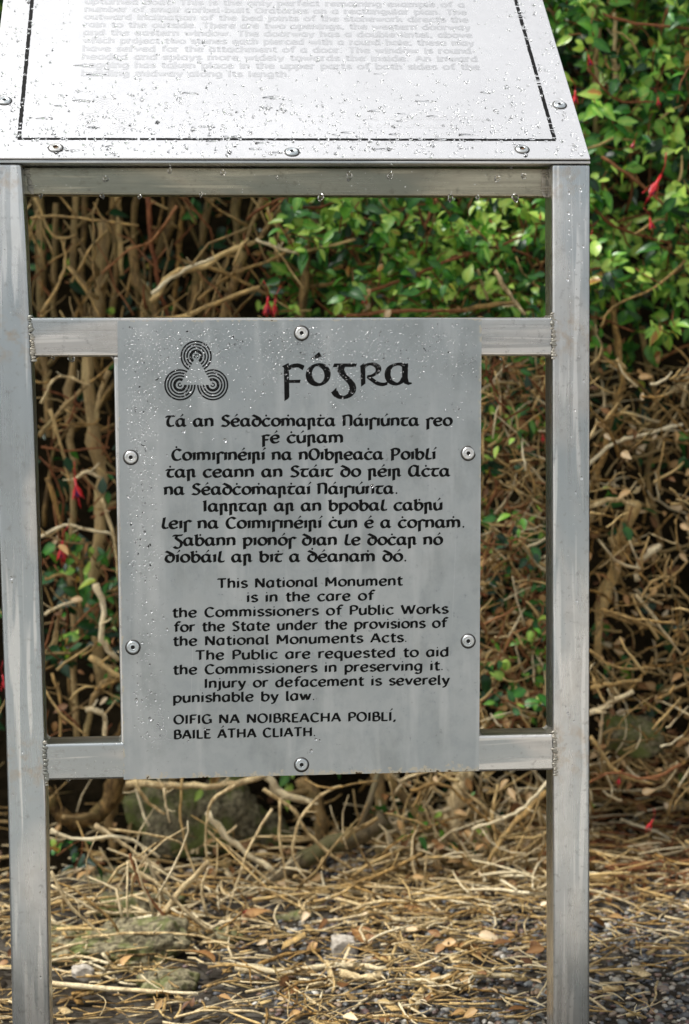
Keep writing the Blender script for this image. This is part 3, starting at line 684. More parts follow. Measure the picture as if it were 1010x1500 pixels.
def ffront(Y):
    return lambda u, v, h: np.stack([u, Y-h, v], 1)
items = []
R = random
def drop_item(u, v, r, el=1.0, rot=None):
    return (u, v, r*R.uniform(.75, 1.1), r*el*R.uniform(.8, 1.1), r*R.uniform(.5, .8), R.uniform(-.5, .5) if rot is None else rot)
def plate_px(px, py): p = at(px, py, PY); return p.x, p.z
# upper band, dense; fading downward
cl = [(R.uniform(185, 700), abs(R.gauss(0, 55))+478) for _ in range(150)]
for _ in range(2300):
    c = R.choice(cl); x, y = c[0]+R.gauss(0, 14), c[1]+R.gauss(0, 15)
    if not (180 < x < 700 and 474 < y < 690): continue
    if y > 610 and R.random() < .45: continue
    r = R.choice((.0004, .0004, .0005, .0006, .0008, .0011)); u, v = plate_px(x, y); a_ = R.gauss(.3, .8)
    items.append((u, v, r*R.uniform(1.0, 2.6), r*R.uniform(.55, .9), r*R.uniform(.25, .5), a_))
for _ in range(1100):                                            # left-hand strip
    y = R.uniform(560, 1090); x = 210 + R.gauss(0, 13) + .02*(y-800)
    if not 186 < x < 245: continue
    if y > 850 and R.random() < .55: continue
    u, v = plate_px(x, y); items.append(drop_item(u, v, R.choice((.0005, .0006, .0007, .0009, .0013)), R.uniform(.8, 1.5)))
for _ in range(90):
    u, v = plate_px(R.gauss(236, 7), R.gauss(1065, 18)); items.append(drop_item(u, v, R.uniform(.0005, .001)))
for (x, y, r) in ((330, 645, .0022), (270, 632, .0018), (385, 575, .0018), (545, 712, .0024), (463, 1083, .0020), (469, 1085, .0016), (456, 1100, .0025), (200, 1026, .0024), (208, 1027, .002), (220, 1053, .0024), (245, 922, .0018), (240, 905, .0014), (300, 1068, .0016), (276, 1086, .0017), (212, 780, .002), (222, 896, .0015), (192, 765, .0014)):
    u, v = plate_px(x, y); items.append(drop_item(u, v, r, 1.2, 0))
o = drops('raindrops', items, fplate); onplate(o); tag(o, kind='stuff')
# sloping panel
items = []
for _ in range(2600):
    x = R.uniform(PX0+.004, PX1-.004); d = R.uniform(.002, .42)
    edge = min(x-PX0, PX1-x); k = 1.0 if (edge < .045 or d < .15) else .42
    if d > .2 and edge > .06: k *= .75
    if R.random() > k: continue
    wide = d < .26 and R.random() < .045 and edge > .06
    r = R.choice((.0006, .0008, .0010, .0012, .0015, .002, .0024))
    if wide: items.append((x, d, R.uniform(.005, .014), R.uniform(.0012, .0022), .0013, R.uniform(-.12, .12)))
    else: items.append(drop_item(x, d, r, R.uniform(.9, 1.7)))
for _ in range(700):                                            # fine stipple on the left margin and lower corners
    x, d = R.choice(((PX0+R.uniform(.003, .036), R.uniform(.0, .42)), (PX1-R.uniform(.003, .036), R.uniform(0, .35)), (-.63+R.gauss(0, .035), R.uniform(.05, .17)), (-.51+R.gauss(0, .03), R.uniform(.05, .16)), (-.45+R.gauss(0, .02), R.uniform(.05, .16))))
    items.append(drop_item(x, d, R.uniform(.0004, .0009)))
for _ in range(420):                                            # bigger round beads on the lower part
    items.append(drop_item(R.uniform(PX0+.01, PX1-.01), abs(R.gauss(.04, .09))+.004, R.uniform(.0014, .0032), R.uniform(1.0, 1.6)))
o = drops('raindrops', items, fpanel); onpanel(o); tag(o, kind='stuff')
# drops running on uprights and hanging from the bars
items = []
for (x, y) in ((836, 258), (834, 275), (834, 282), (834, 298), (833, 311), (834, 323), (833, 338), (848, 330), (836, 343), (836, 365), (832, 342), (835, 395), (842, 393), (834, 402), (853, 383), (854, 362), (832, 410), (850, 280), (851, 296), (815, 470), (818, 578), (842, 600), (838, 638), (852, 700), (844, 722), (838, 560), (846, 880), (833, 1047), (842, 1055), (832, 1045), (855, 560), (828, 915), (838, 1120), (26, 254), (8, 930), (12, 880), (9, 820), (16, 846), (32, 1102), (20, 1165), (60, 1430), (50, 1250), (61, 1274)):
    p = at(x+R.uniform(-1, 1), y+R.uniform(-2, 2), 0); items.append(drop_item(p.x, p.z, R.uniform(.0008, .0019), 1.5, 0))
for _ in range(60):
    p = at(R.choice((R.gauss(834, 3), R.uniform(818, 860))), R.uniform(245, 1150), 0); items.append(drop_item(p.x, p.z, R.uniform(.0005, .0009), 1.4, 0))
o = drops('raindrops', items, ffront(-.0002)); child(o); tag(o, kind='stuff')
items = []
for (x, y, r) in ((155, 262, .0042), (249, 250, .0034), (327, 253, .0040), (406, 260, .0020), (512, 258, .0052), (572, 257, .0046), (729, 262, .0044), (768, 258, .0040), (750, 245, .002), (150, 287, .0034), (205, 288, .003), (295, 285, .003), (470, 289, .0048), (660, 290, .0045), (700, 289, .003), (755, 290, .0055), (60, 287, .003)):
    p = at(x, y, .035); items.append((p.x, p.z, r*.85, r*1.15, r*.5, 0))
o = drops('raindrops', items, ffront(.0352)); child(o); tag(o, kind='stuff')
items = []
for (x, y, r) in ((105, 526, .0062), (78, 524, .0035), (735, 526, .003), (505, 467, .003), (100, 1143, .004)):
    p = at(x, y, .01); items.append((p.x, p.z, r*.7, r*.8, r*.6, 0))
o = drops('raindrops', items, ffront(.012)); child(o); tag(o, kind='stuff')

# ================================================================== vegetation
leafy = empty('fuchsia_shrub', (.2, 1.5, 0)); tag(leafy, 'dense green fuchsia shrub with red flowers behind the right of the stand', 'shrub')
bare = empty('fuchsia_shrub', (-.7, 1.5, 0)); tag(bare, 'bare leggy shrub with brown stems and dark hollow behind the left of the stand', 'shrub')
def under(o, root):
    o.parent = root; o.location = -Vector(root.location); return o
def jit(P, a):
    return [Vector((p.x+R.uniform(-a, a), p.y+R.uniform(-a, a), p.z+R.uniform(-a, a))) for p in P]
def path_px(pts, Y, dy=0.0):
    n = len(pts); return [at(x, y, Y+dy*i/max(1, n-1)) for i, (x, y) in enumerate(pts)]
def stem(pts, wpx, Y, root, mat, name='stem', taper=.8, dy=0.0, n=9, lump=.26, tint=None, knots=True):
    P = path_px(pts, Y, dy); P = crom(jit(P, wpx*px_m(Y)*.3), 4) if len(P) > 2 else [P[0].lerp(P[1], k/5) for k in range(6)]
    P = jit(P, wpx*px_m(Y)*(.22 if wpx < 12 else .12)); N = len(P); r0 = wpx*px_m(Y)/2
    mb = MB(); rad = [r0*(1-(1-taper)*i/(N-1))*(1+R.uniform(-.08, .08)+(.22 if knots and R.random() < .14 else 0)) for i in range(N)]
    mb.tube(P, rad, n, R.random() if tint is None else tint, 0, True, lump)
    # a few broken side spurs
    if knots:
        for _ in range(R.choice((1, 2, 3))):
            i = R.randrange(1, N-1); d = Vector((R.uniform(-1, 1), R.uniform(-1, .2), R.uniform(-.3, 1))).normalized(); l = r0*R.uniform(2, 6)+R.uniform(0, .02)
            mb.tube([P[i], P[i]+d*l*.6, P[i]+d*l+Vector((0, 0, l*.1))], [rad[i]*.5, rad[i]*.38, rad[i]*.28], 5, R.random())
    o = mb.build(name, mat, None, True); return under(o, root) if root else o

# --- upper left: upright stems
for pts, wpx, Y, mat in (
 ([(50, 200), (56, 320), (62, 470), (70, 640)], 15, 1.42, M_BARK), ([(114, 230), (110, 330), (106, 400)], 11, 1.45, M_BARK),
 ([(156, 322), (152, 400), (150, 480)], 19, 1.30, M_BARK), ([(172, 270), (176, 340), (180, 400)], 8, 1.4, M_TWIG),
 ([(188, 362), (200, 408), (222, 450), (230, 500)], 17, 1.22, M_BARK), ([(165, 250), (168, 380), (163, 500)], 11, 1.42, M_BARK),
 ([(214, 260), (222, 340), (236, 420), (250, 470)], 7, 1.2, M_RED), ([(258, 240), (250, 310), (234, 380)], 17, 1.5, M_BARK),
 ([(356, 370), (342, 410), (330, 450), (318, 500)], 15, 1.25, M_BARK), ([(288, 392), (284, 430), (280, 500)], 14, 1.35, M_BARK),
 ([(352, 220), (348, 310), (350, 390)], 13, 1.38, M_BARK), ([(396, 250), (378, 310), (360, 350)], 9, 1.3, M_BARK),
 ([(462, 320), (450, 370), (444, 420), (440, 500)], 17, 1.25, M_BARK), ([(128, 280), (122, 400), (130, 500)], 8, 1.5, M_BARK),
 ([(84, 300), (80, 400), (78, 500)], 9, 1.5, M_BARK), ([(200, 280), (196, 370), (206, 470)], 10, 1.5, M_BARK), ([(310, 260), (300, 360), (305, 480)], 10, 1.55, M_BARK),
 ([(272, 300), (262, 380), (258, 480)], 8, 1.45, M_TWIG), ([(222, 442), (250, 400), (300, 388), (330, 372), (360, 360)], 9, 1.18, M_TWIG),
 ([(222, 430), (262, 402), (315, 376)], 6, 1.12, M_PALE), ([(300, 388), (340, 405), (390, 432)], 6, 1.2, M_TWIG), ([(45, 318), (90, 318), (150, 322), (205, 330)], 4.5, 1.15, M_TWIG),
 ([(375, 352), (410, 364), (445, 372)], 5, 1.15, M_PALE), ([(445, 350), (400, 380), (340, 402), (290, 440)], 5, 1.2, M_TWIG), ([(60, 460), (88, 415), (96, 380), (90, 350)], 5, 1.2, M_TWIG),
 ([(100, 390), (130, 430), (150, 470)], 5, 1.2, M_TWIG), ([(260, 300), (225, 350), (190, 365), (150, 400)], 4, 1.15, M_RED), ([(380, 420), (330, 440), (270, 462), (200, 470)], 7, 1.15, M_TWIG),
 ([(52, 290), (75, 340), (90, 350), (110, 345)], 4, 1.2, M_TWIG), ([(420, 290), (395, 330), (375, 350), (330, 372)], 8, 1.25, M_BARK)):
    stem(pts, wpx, Y, bare, mat, taper=.75)
# --- left opening
for pts, wpx, Y, mat in (
 ([(128, 470), (134, 560), (140, 650), (148, 700), (146, 780), (140, 860), (150, 1000)], 19, 1.25, M_BARK), ([(112, 500), (104, 600), (112, 700), (105, 800), (108, 900), (112, 1100)], 11, 1.35, M_BARK),
 ([(60, 592), (76, 560), (98, 552), (132, 566)], 4.5, 1.1, M_PALE), ([(75, 600), (90, 660), (102, 712)], 5, 1.15, M_TWIG), ([(68, 700), (88, 760), (100, 800), (122, 830)], 6, 1.12, M_TWIG),
 ([(56, 790), (95, 770), (125, 775), (166, 782)], 5, 1.1, M_PALE), ([(108, 704), (126, 690), (150, 702)], 6, 1.1, M_PALE), ([(122, 788), (120, 870), (116, 930)], 8, 1.2, M_BARK),
 ([(141, 855), (152, 890), (150, 935), (174, 968)], 9, 1.08, M_PALE), ([(132, 962), (158, 980), (190, 1000)], 9, 1.12, M_TWIG), ([(166, 985), (140, 1020), (122, 1080), (110, 1130)], 10, 1.2, M_BARK),
 ([(124, 1038), (150, 1050), (152, 1090)], 8, 1.12, M_PALE), ([(66, 1010), (90, 1045), (130, 1080)], 3.5, 1.08, M_TWIG), ([(76, 985), (88, 1030), (88, 1090)], 5, 1.15, M_TWIG),
 ([(65, 848), (90, 842), (110, 850)], 4, 1.15, M_TWIG), ([(65, 900), (95, 885), (120, 880)], 4.5, 1.12, M_PALE), ([(60, 640), (85, 605), (130, 560)], 7, 1.2, M_BARK), ([(160, 540), (145, 580), (140, 620)], 8, 1.2, M_BARK),
 ([(60, 655), (100, 660), (160, 655)], 3.5, 1.15, M_RED), ([(92, 830), (86, 790), (80, 740)], 4, 1.2, M_RED), ([(150, 730), (166, 790), (175, 850)], 5, 1.08, M_PALE), ([(140, 1010), (175, 995)], 6, 1.15, M_TWIG)):
    stem(pts, wpx, Y, bare, mat, taper=.8)
# --- lower opening: root crowns, arching shoots
for pts, wpx, Y, mat in (
 ([(176, 1080), (166, 1140), (150, 1190), (112, 1212), (85, 1185), (70, 1150)], 26, 1.30, M_BARK), ([(215, 1140), (180, 1160), (165, 1200), (170, 1250)], 16, 1.35, M_BARK),
 ([(185, 1146), (240, 1154), (300, 1150), (360, 1142), (430, 1120)], 10, 1.05, M_PALE), ([(306, 1190), (330, 1224), (366, 1252), (402, 1276)], 10, 1.0, M_PALE),
 ([(345, 1150), (312, 1172), (302, 1212), (304, 1262)], 4.5, .95, M_PALE), ([(303, 1216), (345, 1250), (400, 1295), (430, 1320)], 4, .95, M_PALE),
 ([(74, 1216), (120, 1228), (180, 1226), (236, 1256)], 6, .92, M_PALE), ([(140, 1210), (165, 1224), (200, 1250), (240, 1278)], 7, .95, M_PALE), ([(160, 1214), (230, 1224), (270, 1240), (292, 1300), (320, 1325)], 4, .92, M_PALE),
 ([(306, 1258), (262, 1312), (210, 1384)], 9, .82, M_PALE), ([(190, 1268), (236, 1300), (290, 1350), (340, 1382), (396, 1402)], 5.5, .78, M_PALE), ([(190, 1250), (204, 1290), (240, 1340), (280, 1385), (330, 1400), (352, 1450)], 4.5, .78, M_RED),
 ([(74, 1274), (100, 1320), (140, 1360), (198, 1394)], 5.5, .72, M_PALE), ([(76, 1296), (110, 1315), (148, 1338)], 4, .72, M_PALE), ([(120, 1374), (200, 1368), (290, 1372), (340, 1392)], 4, .7, M_PALE),
 ([(180, 1380), (165, 1350), (120, 1310), (80, 1290)], 4, .72, M_TWIG), ([(150, 1394), (170, 1420), (185, 1446)], 4, .66, M_PALE), ([(410, 1170), (412, 1230), (418, 1280), (426, 1320)], 5, .98, M_PALE),
 ([(384, 1155), (430, 1186), (450, 1220), (500, 1262), (560, 1290)], 6, 1.0, M_PALE), ([(440, 1140), (462, 1168), (478, 1200), (472, 1250), (462, 1310)], 22, 1.22, M_BARK), ([(392, 1130), (410, 1160), (455, 1172)], 14, 1.1, M_PALE),
 ([(545, 1110), (556, 1180), (562, 1230), (575, 1275)], 19, 1.22, M_BARK), ([(562, 1130), (600, 1180), (640, 1235), (668, 1280)], 14, 1.12, M_BARK), ([(500, 1230), (530, 1214), (556, 1200)], 9, 1.0, M_BARK),
 ([(684, 1120), (676, 1170), (664, 1220), (662, 1245)], 26, 1.12, M_PALE), ([(660, 1236), (672, 1262), (700, 1284)], 20, 1.12, M_BARK), ([(800, 1160), (760, 1200), (728, 1240), (706, 1280)], 9, .98, M_TWIG),
 ([(805, 1140), (770, 1180), (740, 1200), (690, 1215)], 6, .95, M_PALE), ([(600, 1160), (650, 1150), (700, 1190), (740, 1230)], 5, 1.0, M_TWIG), ([(730, 1150), (722, 1200), (736, 1260)], 5, 1.0, M_TWIG),
 ([(260, 1376), (300, 1362), (350, 1346), (410, 1358)], 4.5, .78, M_PALE), ([(400, 1185), (370, 1235), (345, 1300), (322, 1380)], 4, .9, M_PALE), ([(196, 1140), (215, 1170), (240, 1192)], 6, 1.0, M_PALE),
 ([(240, 1155), (244, 1180), (250, 1205)], 4, .98, M_PALE), ([(268, 1140), (264, 1200), (280, 1260)], 4, 1.0, M_TWIG), ([(500, 1150), (470, 1165), (440, 1200), (430, 1250), (450, 1290)], 4.5, .98, M_PALE), ([(620, 1250), (560, 1280), (500, 1300)], 5, .9, M_TWIG)):
    stem(pts, wpx, Y, bare if pts[0][0] < 520 else leafy, mat, taper=.72)
# --- right margin
for pts, wpx, Y, mat in (
 ([(900, 430), (908, 520), (912, 560), (896, 620), (878, 690), (868, 720)], 9, 1.15, M_TWIG), ([(880, 560), (872, 500), (876, 300), (868, 100), (872, 0)], 10, 1.4, M_BARK), ([(902, 120), (900, 70), (898, 20)], 8, 1.2, M_PALE), ([(874, 140), (872, 90), (876, 40)], 8, 1.2, M_BARK),
 ([(930, 740), (912, 790), (896, 850), (880, 900)], 20, 1.12, M_TWIG), ([(968, 800), (942, 822), (930, 850)], 10, 1.05, M_PALE), ([(900, 830), (880, 880), (872, 960)], 12, 1.15, M_TWIG), ([(864, 1008), (900, 1000), (938, 994)], 8, 1.0, M_TWIG),
 ([(862, 1048), (895, 1034), (928, 1014)], 9, 1.0, M_PALE), ([(880, 892), (930, 910), (990, 940)], 6, 1.0, M_TWIG), ([(932, 870), (960, 905), (1000, 960)], 5, 1.0, M_PALE), ([(860, 680), (900, 650), (935, 640), (1000, 622)], 6, 1.1, M_PALE), ([(862, 742), (900, 732), (932, 742)], 8, 1.05, M_PALE),
 ([(940, 480), (960, 600), (950, 700), (970, 800)], 10, 1.3, M_BARK), ([(850, 940), (900, 975), (960, 980)], 5, 1.0, M_TWIG), ([(865, 1080), (905, 1130), (960, 1150)], 6, 1.0, M_TWIG), ([(1000, 1120), (950, 1140), (900, 1130), (860, 1150)], 5, .95, M_RED),
 ([(866, 300), (900, 330), (960, 350), (1010, 360)], 5, 1.1, M_RED), ([(880, 20), (930, 35), (1010, 40)], 5, 1.05, M_RED), ([(880, 230), (930, 260), (975, 305)], 5, 1.05, M_RED), ([(860, 100), (900, 145), (960, 150)], 4, 1.05, M_RED), ([(1005, 380), (960, 420), (900, 450), (880, 480)], 4, 1.05, M_TWIG), ([(880, 520), (930, 560), (1010, 640)], 5, 1.1, M_TWIG)):
    stem(pts, wpx, Y, leafy, mat, taper=.75)
for pts, wpx, Y, mat in (                                       # orange-brown shoots in the upper right opening
 ([(500, 440), (550, 424), (600, 405), (650, 385), (690, 372)], 5.5, 1.08, M_RED), ([(510, 462), (580, 458), (680, 454)], 6, 1.05, M_RED), ([(724, 396), (745, 430), (770, 462)], 6, 1.02, M_PALE), ([(700, 395), (715, 440)], 4, 1.08, M_PALE),
 ([(440, 370), (480, 360), (520, 350)], 4.5, 1.1, M_TWIG), ([(760, 440), (700, 450), (650, 462), (600, 470)], 7, 1.08, M_TWIG), ([(640, 290), (625, 330), (620, 360)], 5, 1.15, M_RED), ([(560, 380), (556, 430), (566, 470)], 6, 1.2, M_BARK)):
    stem(pts, wpx, Y, leafy, mat, taper=.8)
stem([(566, 1196), (520, 1228), (455, 1262), (400, 1290), (362, 1318)], 30, 1.05, leafy, M_MOSSLOG, 'stem', .85, lump=.1)

# --- leaves
def leaf_template(fold=.25, curl=.25, wid=.52):
    ts = [0, .16, .36, .58, .8, 1.0]; ws = [.06, .75, 1.0, .86, .46, .0]; vs = []; fs = []
    for t_, w_ in zip(ts, ws):
        z = -curl*t_*t_
        for s in (-1, 0, 1): vs.append((s*w_*wid/2, t_, z + abs(s)*w_*wid/2*fold))
    for i in range(5):
        for j in range(2): fs.append((i*3+j, i*3+j+1, i*3+3+j+1, i*3+3+j))
    V = np.array(vs); V[:, 1] -= 0.0; return V, np.array(fs)
def leaf_frames(N, up_bias=.5, toward=.8, droop=.35):
    nrm = np.stack([RNG.normal(0, .55, N), -toward+RNG.normal(0, .45, N), up_bias+RNG.normal(0, .45, N)], 1); nrm /= np.linalg.norm(nrm, axis=1)[:, None]
    tip = np.stack([RNG.normal(0, 1, N), RNG.normal(-.2, .6, N), RNG.normal(-droop, .75, N)], 1)
    tip -= nrm*(tip*nrm).sum(1)[:, None]; tip /= np.linalg.norm(tip, axis=1)[:, None]+1e-9
    side = np.cross(tip, nrm); return side, tip, nrm
def leaf_cloud(name, C, size, tint, mat, **kw):
    N = len(C); tv = [leaf_template(.3, .2), leaf_template(.15, .45, .62), leaf_template(.45, .1, .48)]
    side, tip, nrm = leaf_frames(N, **kw); Vs = []; Fs = []; T = []; b = 0
    pick = RNG.integers(0, 3, N)
    for k in range(3):
        TV, TF = tv[k]; I = np.where(pick == k)[0]
        if not len(I): continue
        V = C[I][:, None, :] + size[I][:, None, None]*(TV[None, :, 0:1]*side[I][:, None, :] + TV[None, :, 1:2]*tip[I][:, None, :] + TV[None, :, 2:3]*nrm[I][:, None, :])
        F = TF[None]+(np.arange(len(I))*len(TV))[:, None, None]+b
        Vs.append(V.reshape(-1, 3)); Fs.append(F.reshape(-1, 4)); T.append((tint[I][:, None]+np.tile([0, .13, 0], 6)[None]).ravel()); b += len(I)*len(TV)
    return np_mesh(name, np.concatenate(Vs), np.concatenate(Fs), np.concatenate(T), mat)
# twig holding each spray, leaves gathered round it
LC, LS, LT = [], [], []; SPR = MB()
def spray(p, n, spread, size, tint, add=True):
    d = Vector((R.gauss(0, .6), R.gauss(-.3, .4), R.gauss(.2, .7))).normalized()
    L = spread*R.uniform(1.4, 2.4); q = [p-d*L*.5, p+Vector((R.uniform(-.01, .01), 0, R.uniform(-.01, .01))), p+d*L*.5]
    if add: SPR.tube(q, [.0018, .0014, .0008], 4, R.random())
    t0 = tint-.14+R.gauss(0, .20)
    for k in range(n):
        f = (k+.5)/n-.5; c = p + d*(L*f) + Vector((R.gauss(0, spread*.35), R.gauss(0, spread*.3), R.gauss(0, spread*.35)))
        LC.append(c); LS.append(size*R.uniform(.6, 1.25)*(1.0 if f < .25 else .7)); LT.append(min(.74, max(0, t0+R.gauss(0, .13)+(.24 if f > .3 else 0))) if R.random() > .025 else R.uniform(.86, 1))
def fill(x0, x1, y0, y1, n, Y0, Y1, nl, size, tint, keep=lambda x, y: 1.0):
    for _ in range(n):
        x, y = R.uniform(x0, x1), R.uniform(y0, y1)
        if R.random() > keep(x, y): continue
        Y = R.uniform(Y0, Y1); p = at(x, y, Y)
        if p.z < ground_z(p.x, p.y)+.02: continue
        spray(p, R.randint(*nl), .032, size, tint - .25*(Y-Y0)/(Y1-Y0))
LEFTN = 0
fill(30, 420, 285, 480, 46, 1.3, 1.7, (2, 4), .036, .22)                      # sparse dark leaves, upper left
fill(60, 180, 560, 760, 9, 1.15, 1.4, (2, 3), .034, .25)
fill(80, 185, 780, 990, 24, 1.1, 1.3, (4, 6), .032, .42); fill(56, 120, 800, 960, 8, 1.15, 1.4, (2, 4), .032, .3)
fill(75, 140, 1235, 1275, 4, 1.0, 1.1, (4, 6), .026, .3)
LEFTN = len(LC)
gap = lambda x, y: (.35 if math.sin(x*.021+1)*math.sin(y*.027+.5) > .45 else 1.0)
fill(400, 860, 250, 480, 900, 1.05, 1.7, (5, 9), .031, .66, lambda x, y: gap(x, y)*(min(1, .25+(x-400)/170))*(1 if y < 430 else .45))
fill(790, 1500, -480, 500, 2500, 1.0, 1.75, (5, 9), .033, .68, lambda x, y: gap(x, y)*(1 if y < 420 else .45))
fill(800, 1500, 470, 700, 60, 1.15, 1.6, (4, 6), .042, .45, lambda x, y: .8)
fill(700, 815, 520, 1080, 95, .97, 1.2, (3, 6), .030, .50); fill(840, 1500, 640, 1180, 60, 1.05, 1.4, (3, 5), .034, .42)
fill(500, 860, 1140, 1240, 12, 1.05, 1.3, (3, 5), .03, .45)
fill(-300, 860, -480, 240, 700, 1.25, 1.8, (5, 8), .05, .5)                   # hidden behind the panel
fill(180, 700, 480, 1130, 160, 1.25, 1.7, (4, 7), .045, .4)                   # hidden behind the plate
fill(-900, 0, -400, 1100, 260, 1.3, 1.8, (4, 7), .045, .35)
# unseen leaf crown added above the view to shade the hollow
for _ in range(2400):
    px_ = R.uniform(-2.4, 2.4); p = Vector((px_, R.uniform(.80 if px_ < -.2 else 1.05, 2.6), R.uniform(1.86, 2.5))); spray(p, 6, .06, .075, .5, False)
LCn = np.array([tuple(c) for c in LC]); LSn = np.array(LS); LTn = np.array(LT)
# nearest 300 of the leafy shrub and 120 of the bare shrub are leaves of their own
inview = []
for i, c in enumerate(LC):
    d = Vector(c)-EYE; z = d.dot(FW); sx = 505+F_PX*d.dot(RT)/z; sy = 750-F_PX*d.dot(UP)/z
    vis = (440 < sx < 800 and 290 < sy < 465) or (868 < sx < 1010 and 0 < sy < 1150) or (706 < sx < 798 and 525 < sy < 1062) or (i < LEFTN and ((48 < sx < 430 and 290 < sy < 465) or (60 < sx < 170 and 530 < sy < 1070)))
    inview.append(LS[i]/z if vis else 0)
iv = np.array(inview); left = np.arange(len(iv)) < LEFTN
VAR = []
for k in range(16):
    V, Fq = leaf_template(R.uniform(.1, .5), R.uniform(.05, .45), R.uniform(.46, .64)); VAR.append((k, V, Fq))
def single_leaves(idx, root):
    side, tip, nrm = leaf_frames(len(idx)); loc0 = Vector(root.location); cache = {}
    for j, i in enumerate(idx):
        key = (R.randrange(6), int(LTn[i]*9))
        if key not in cache: V, Fq = VAR[key[0]][1:]; cache[key] = np_mesh('leaf', V, Fq, key[1]/9+.04+np.tile([0, .13, 0], 6), M_LEAF)
        o = link('leaf', cache[key], root)
        s = LSn[i]*1.12; m = Matrix(((side[j][0]*s, tip[j][0]*s, nrm[j][0]*s, LCn[i][0]-loc0.x), (side[j][1]*s, tip[j][1]*s, nrm[j][1]*s, LCn[i][1]-loc0.y), (side[j][2]*s, tip[j][2]*s, nrm[j][2]*s, LCn[i][2]-loc0.z), (0, 0, 0, 1)))
        o.matrix_local = m
big_r = [i for i in np.argsort(-iv*(~left)) if iv[i] > 0][:290]; big_l = [i for i in np.argsort(-iv*left) if iv[i] > 0 and left[i]][:120]
single_leaves(big_r, leafy); single_leaves(big_l, bare)
mask = np.ones(len(LC), bool); mask[big_r] = False; mask[big_l] = False
for sel, root in ((mask & ~left, leafy), (mask & left, bare)):
    I = np.where(sel)[0]
    if len(I): o = link('foliage', leaf_cloud('foliage', LCn[I], LSn[I], LTn[I], M_LEAF)); under(o, root); tag(o, kind='stuff')
o = SPR.build('shoots', M_RED); under(o, leafy); tag(o, kind='stuff')

# --- twigs: random brushwood
TW = {id(leafy): MB(), id(bare): MB()}
def twigs(x0, x1, y0, y1, n, Y0, Y1, lpx, wpx, ang=(0, PI), mats=(0, 1), root=leafy, bend=.25, keep=lambda x, y: 1.0):
    for _ in range(n):
        x, y = R.uniform(x0, x1), R.uniform(y0, y1)
        if R.random() > keep(x, y): continue
        Y = R.uniform(Y0, Y1); k = px_m(Y); p = at(x, y, Y)
        if p.z < ground_z(p.x, p.y)+.005: continue
        a = R.uniform(*ang); L = R.uniform(*lpx)*k; d = Vector((math.cos(a), R.uniform(-.5, .5), math.sin(a))); q = [p-d*L/2]; e = Vector((R.uniform(-1, 1), R.uniform(-.5, .5), R.uniform(-1, 1)))*bend*L
        for j in range(1, 5): q.append(p-d*L/2+d*L*j/4+e*math.sin(PI*j/4)*.6+Vector((R.gauss(0, L*.02), R.gauss(0, L*.02), R.gauss(0, L*.02))))
        r = R.uniform(*wpx)*k/2; TW[id(root)].tube(q, [r, r*.95, r*.85, r*.7, r*.5], 4, R.random()**1.2, R.choice(mats))
V90 = (PI*.3, PI*.7)
twigs(30, 430, 270, 490, 85, 1.12, 1.4, (30, 120), (2, 5), (PI*.2, PI*.8), (0, 0, 2, 3), bare, .12)
twigs(30, 430, 200, 520, 12, 1.3, 1.5, (120, 260), (4, 9), V90, (2,), bare)
twigs(50, 185, 520, 1090, 85, 1.1, 1.4, (25, 100), (2, 5), (0, PI), (0, 0, 2, 3), bare)
twigs(50, 190, 480, 1120, 9, 1.3, 1.5, (100, 260), (5, 11), V90, (2,), bare)
twigs(-120, 0, 300, 1200, 30, 1.2, 1.6, (40, 140), (2, 6), (0, PI), (0, 2), bare)
twigs(400, 810, 280, 480, 110, 1.1, 1.6, (30, 110), (2, 5), (0, PI), (0, 3), leafy)
twigs(860, 1300, -100, 520, 150, 1.05, 1.6, (40, 120), (2, 5), (0, PI), (0, 3, 3), leafy)
twigs(690, 820, 500, 1090, 620, .98, 1.3, (22, 85), (1.8, 5), (0, PI), (0, 0, 1, 3), leafy)
twigs(855, 1350, 480, 640, 70, 1.1, 1.6, (40, 120), (2, 6), (0, PI), (0, 1), leafy)
twigs(855, 1350, 520, 1180, 1500, .95, 1.4, (20, 85), (1.8, 5.5), (0, PI), (0, 0, 0, 1, 2), leafy, keep=lambda x, y: .3 if math.sin(x*.045)*math.sin(y*.03+1) > .35 else 1)
twigs(560, 830, 1120, 1260, 130, 1.0, 1.35, (30, 110), (2, 6), (0, PI), (0, 1, 1), leafy)
twigs(70, 560, 1140, 1330, 26, .9, 1.4, (40, 120), (2, 4.5), (0, PI), (1, 0, 0), bare)
twigs(78, 420, 1255, 1420, 42, .72, 1.05, (50, 170), (2.2, 5), (0, PI), (1, 1, 0), bare, .3)
twigs(480, 830, 1200, 1330, 50, .9, 1.15, (40, 140), (2.2, 6), (0, PI), (1, 0, 2), leafy, .25)
twigs(180, 700, 480, 1130, 200, 1.2, 1.6, (50, 200), (3, 9), (0, PI), (0, 2), bare)
for root in (leafy, bare):
    o = TW[id(root)].build('twigs', [M_TWIG, M_PALE, M_BARK, M_RED]); under(o, root); tag(o, kind='stuff')

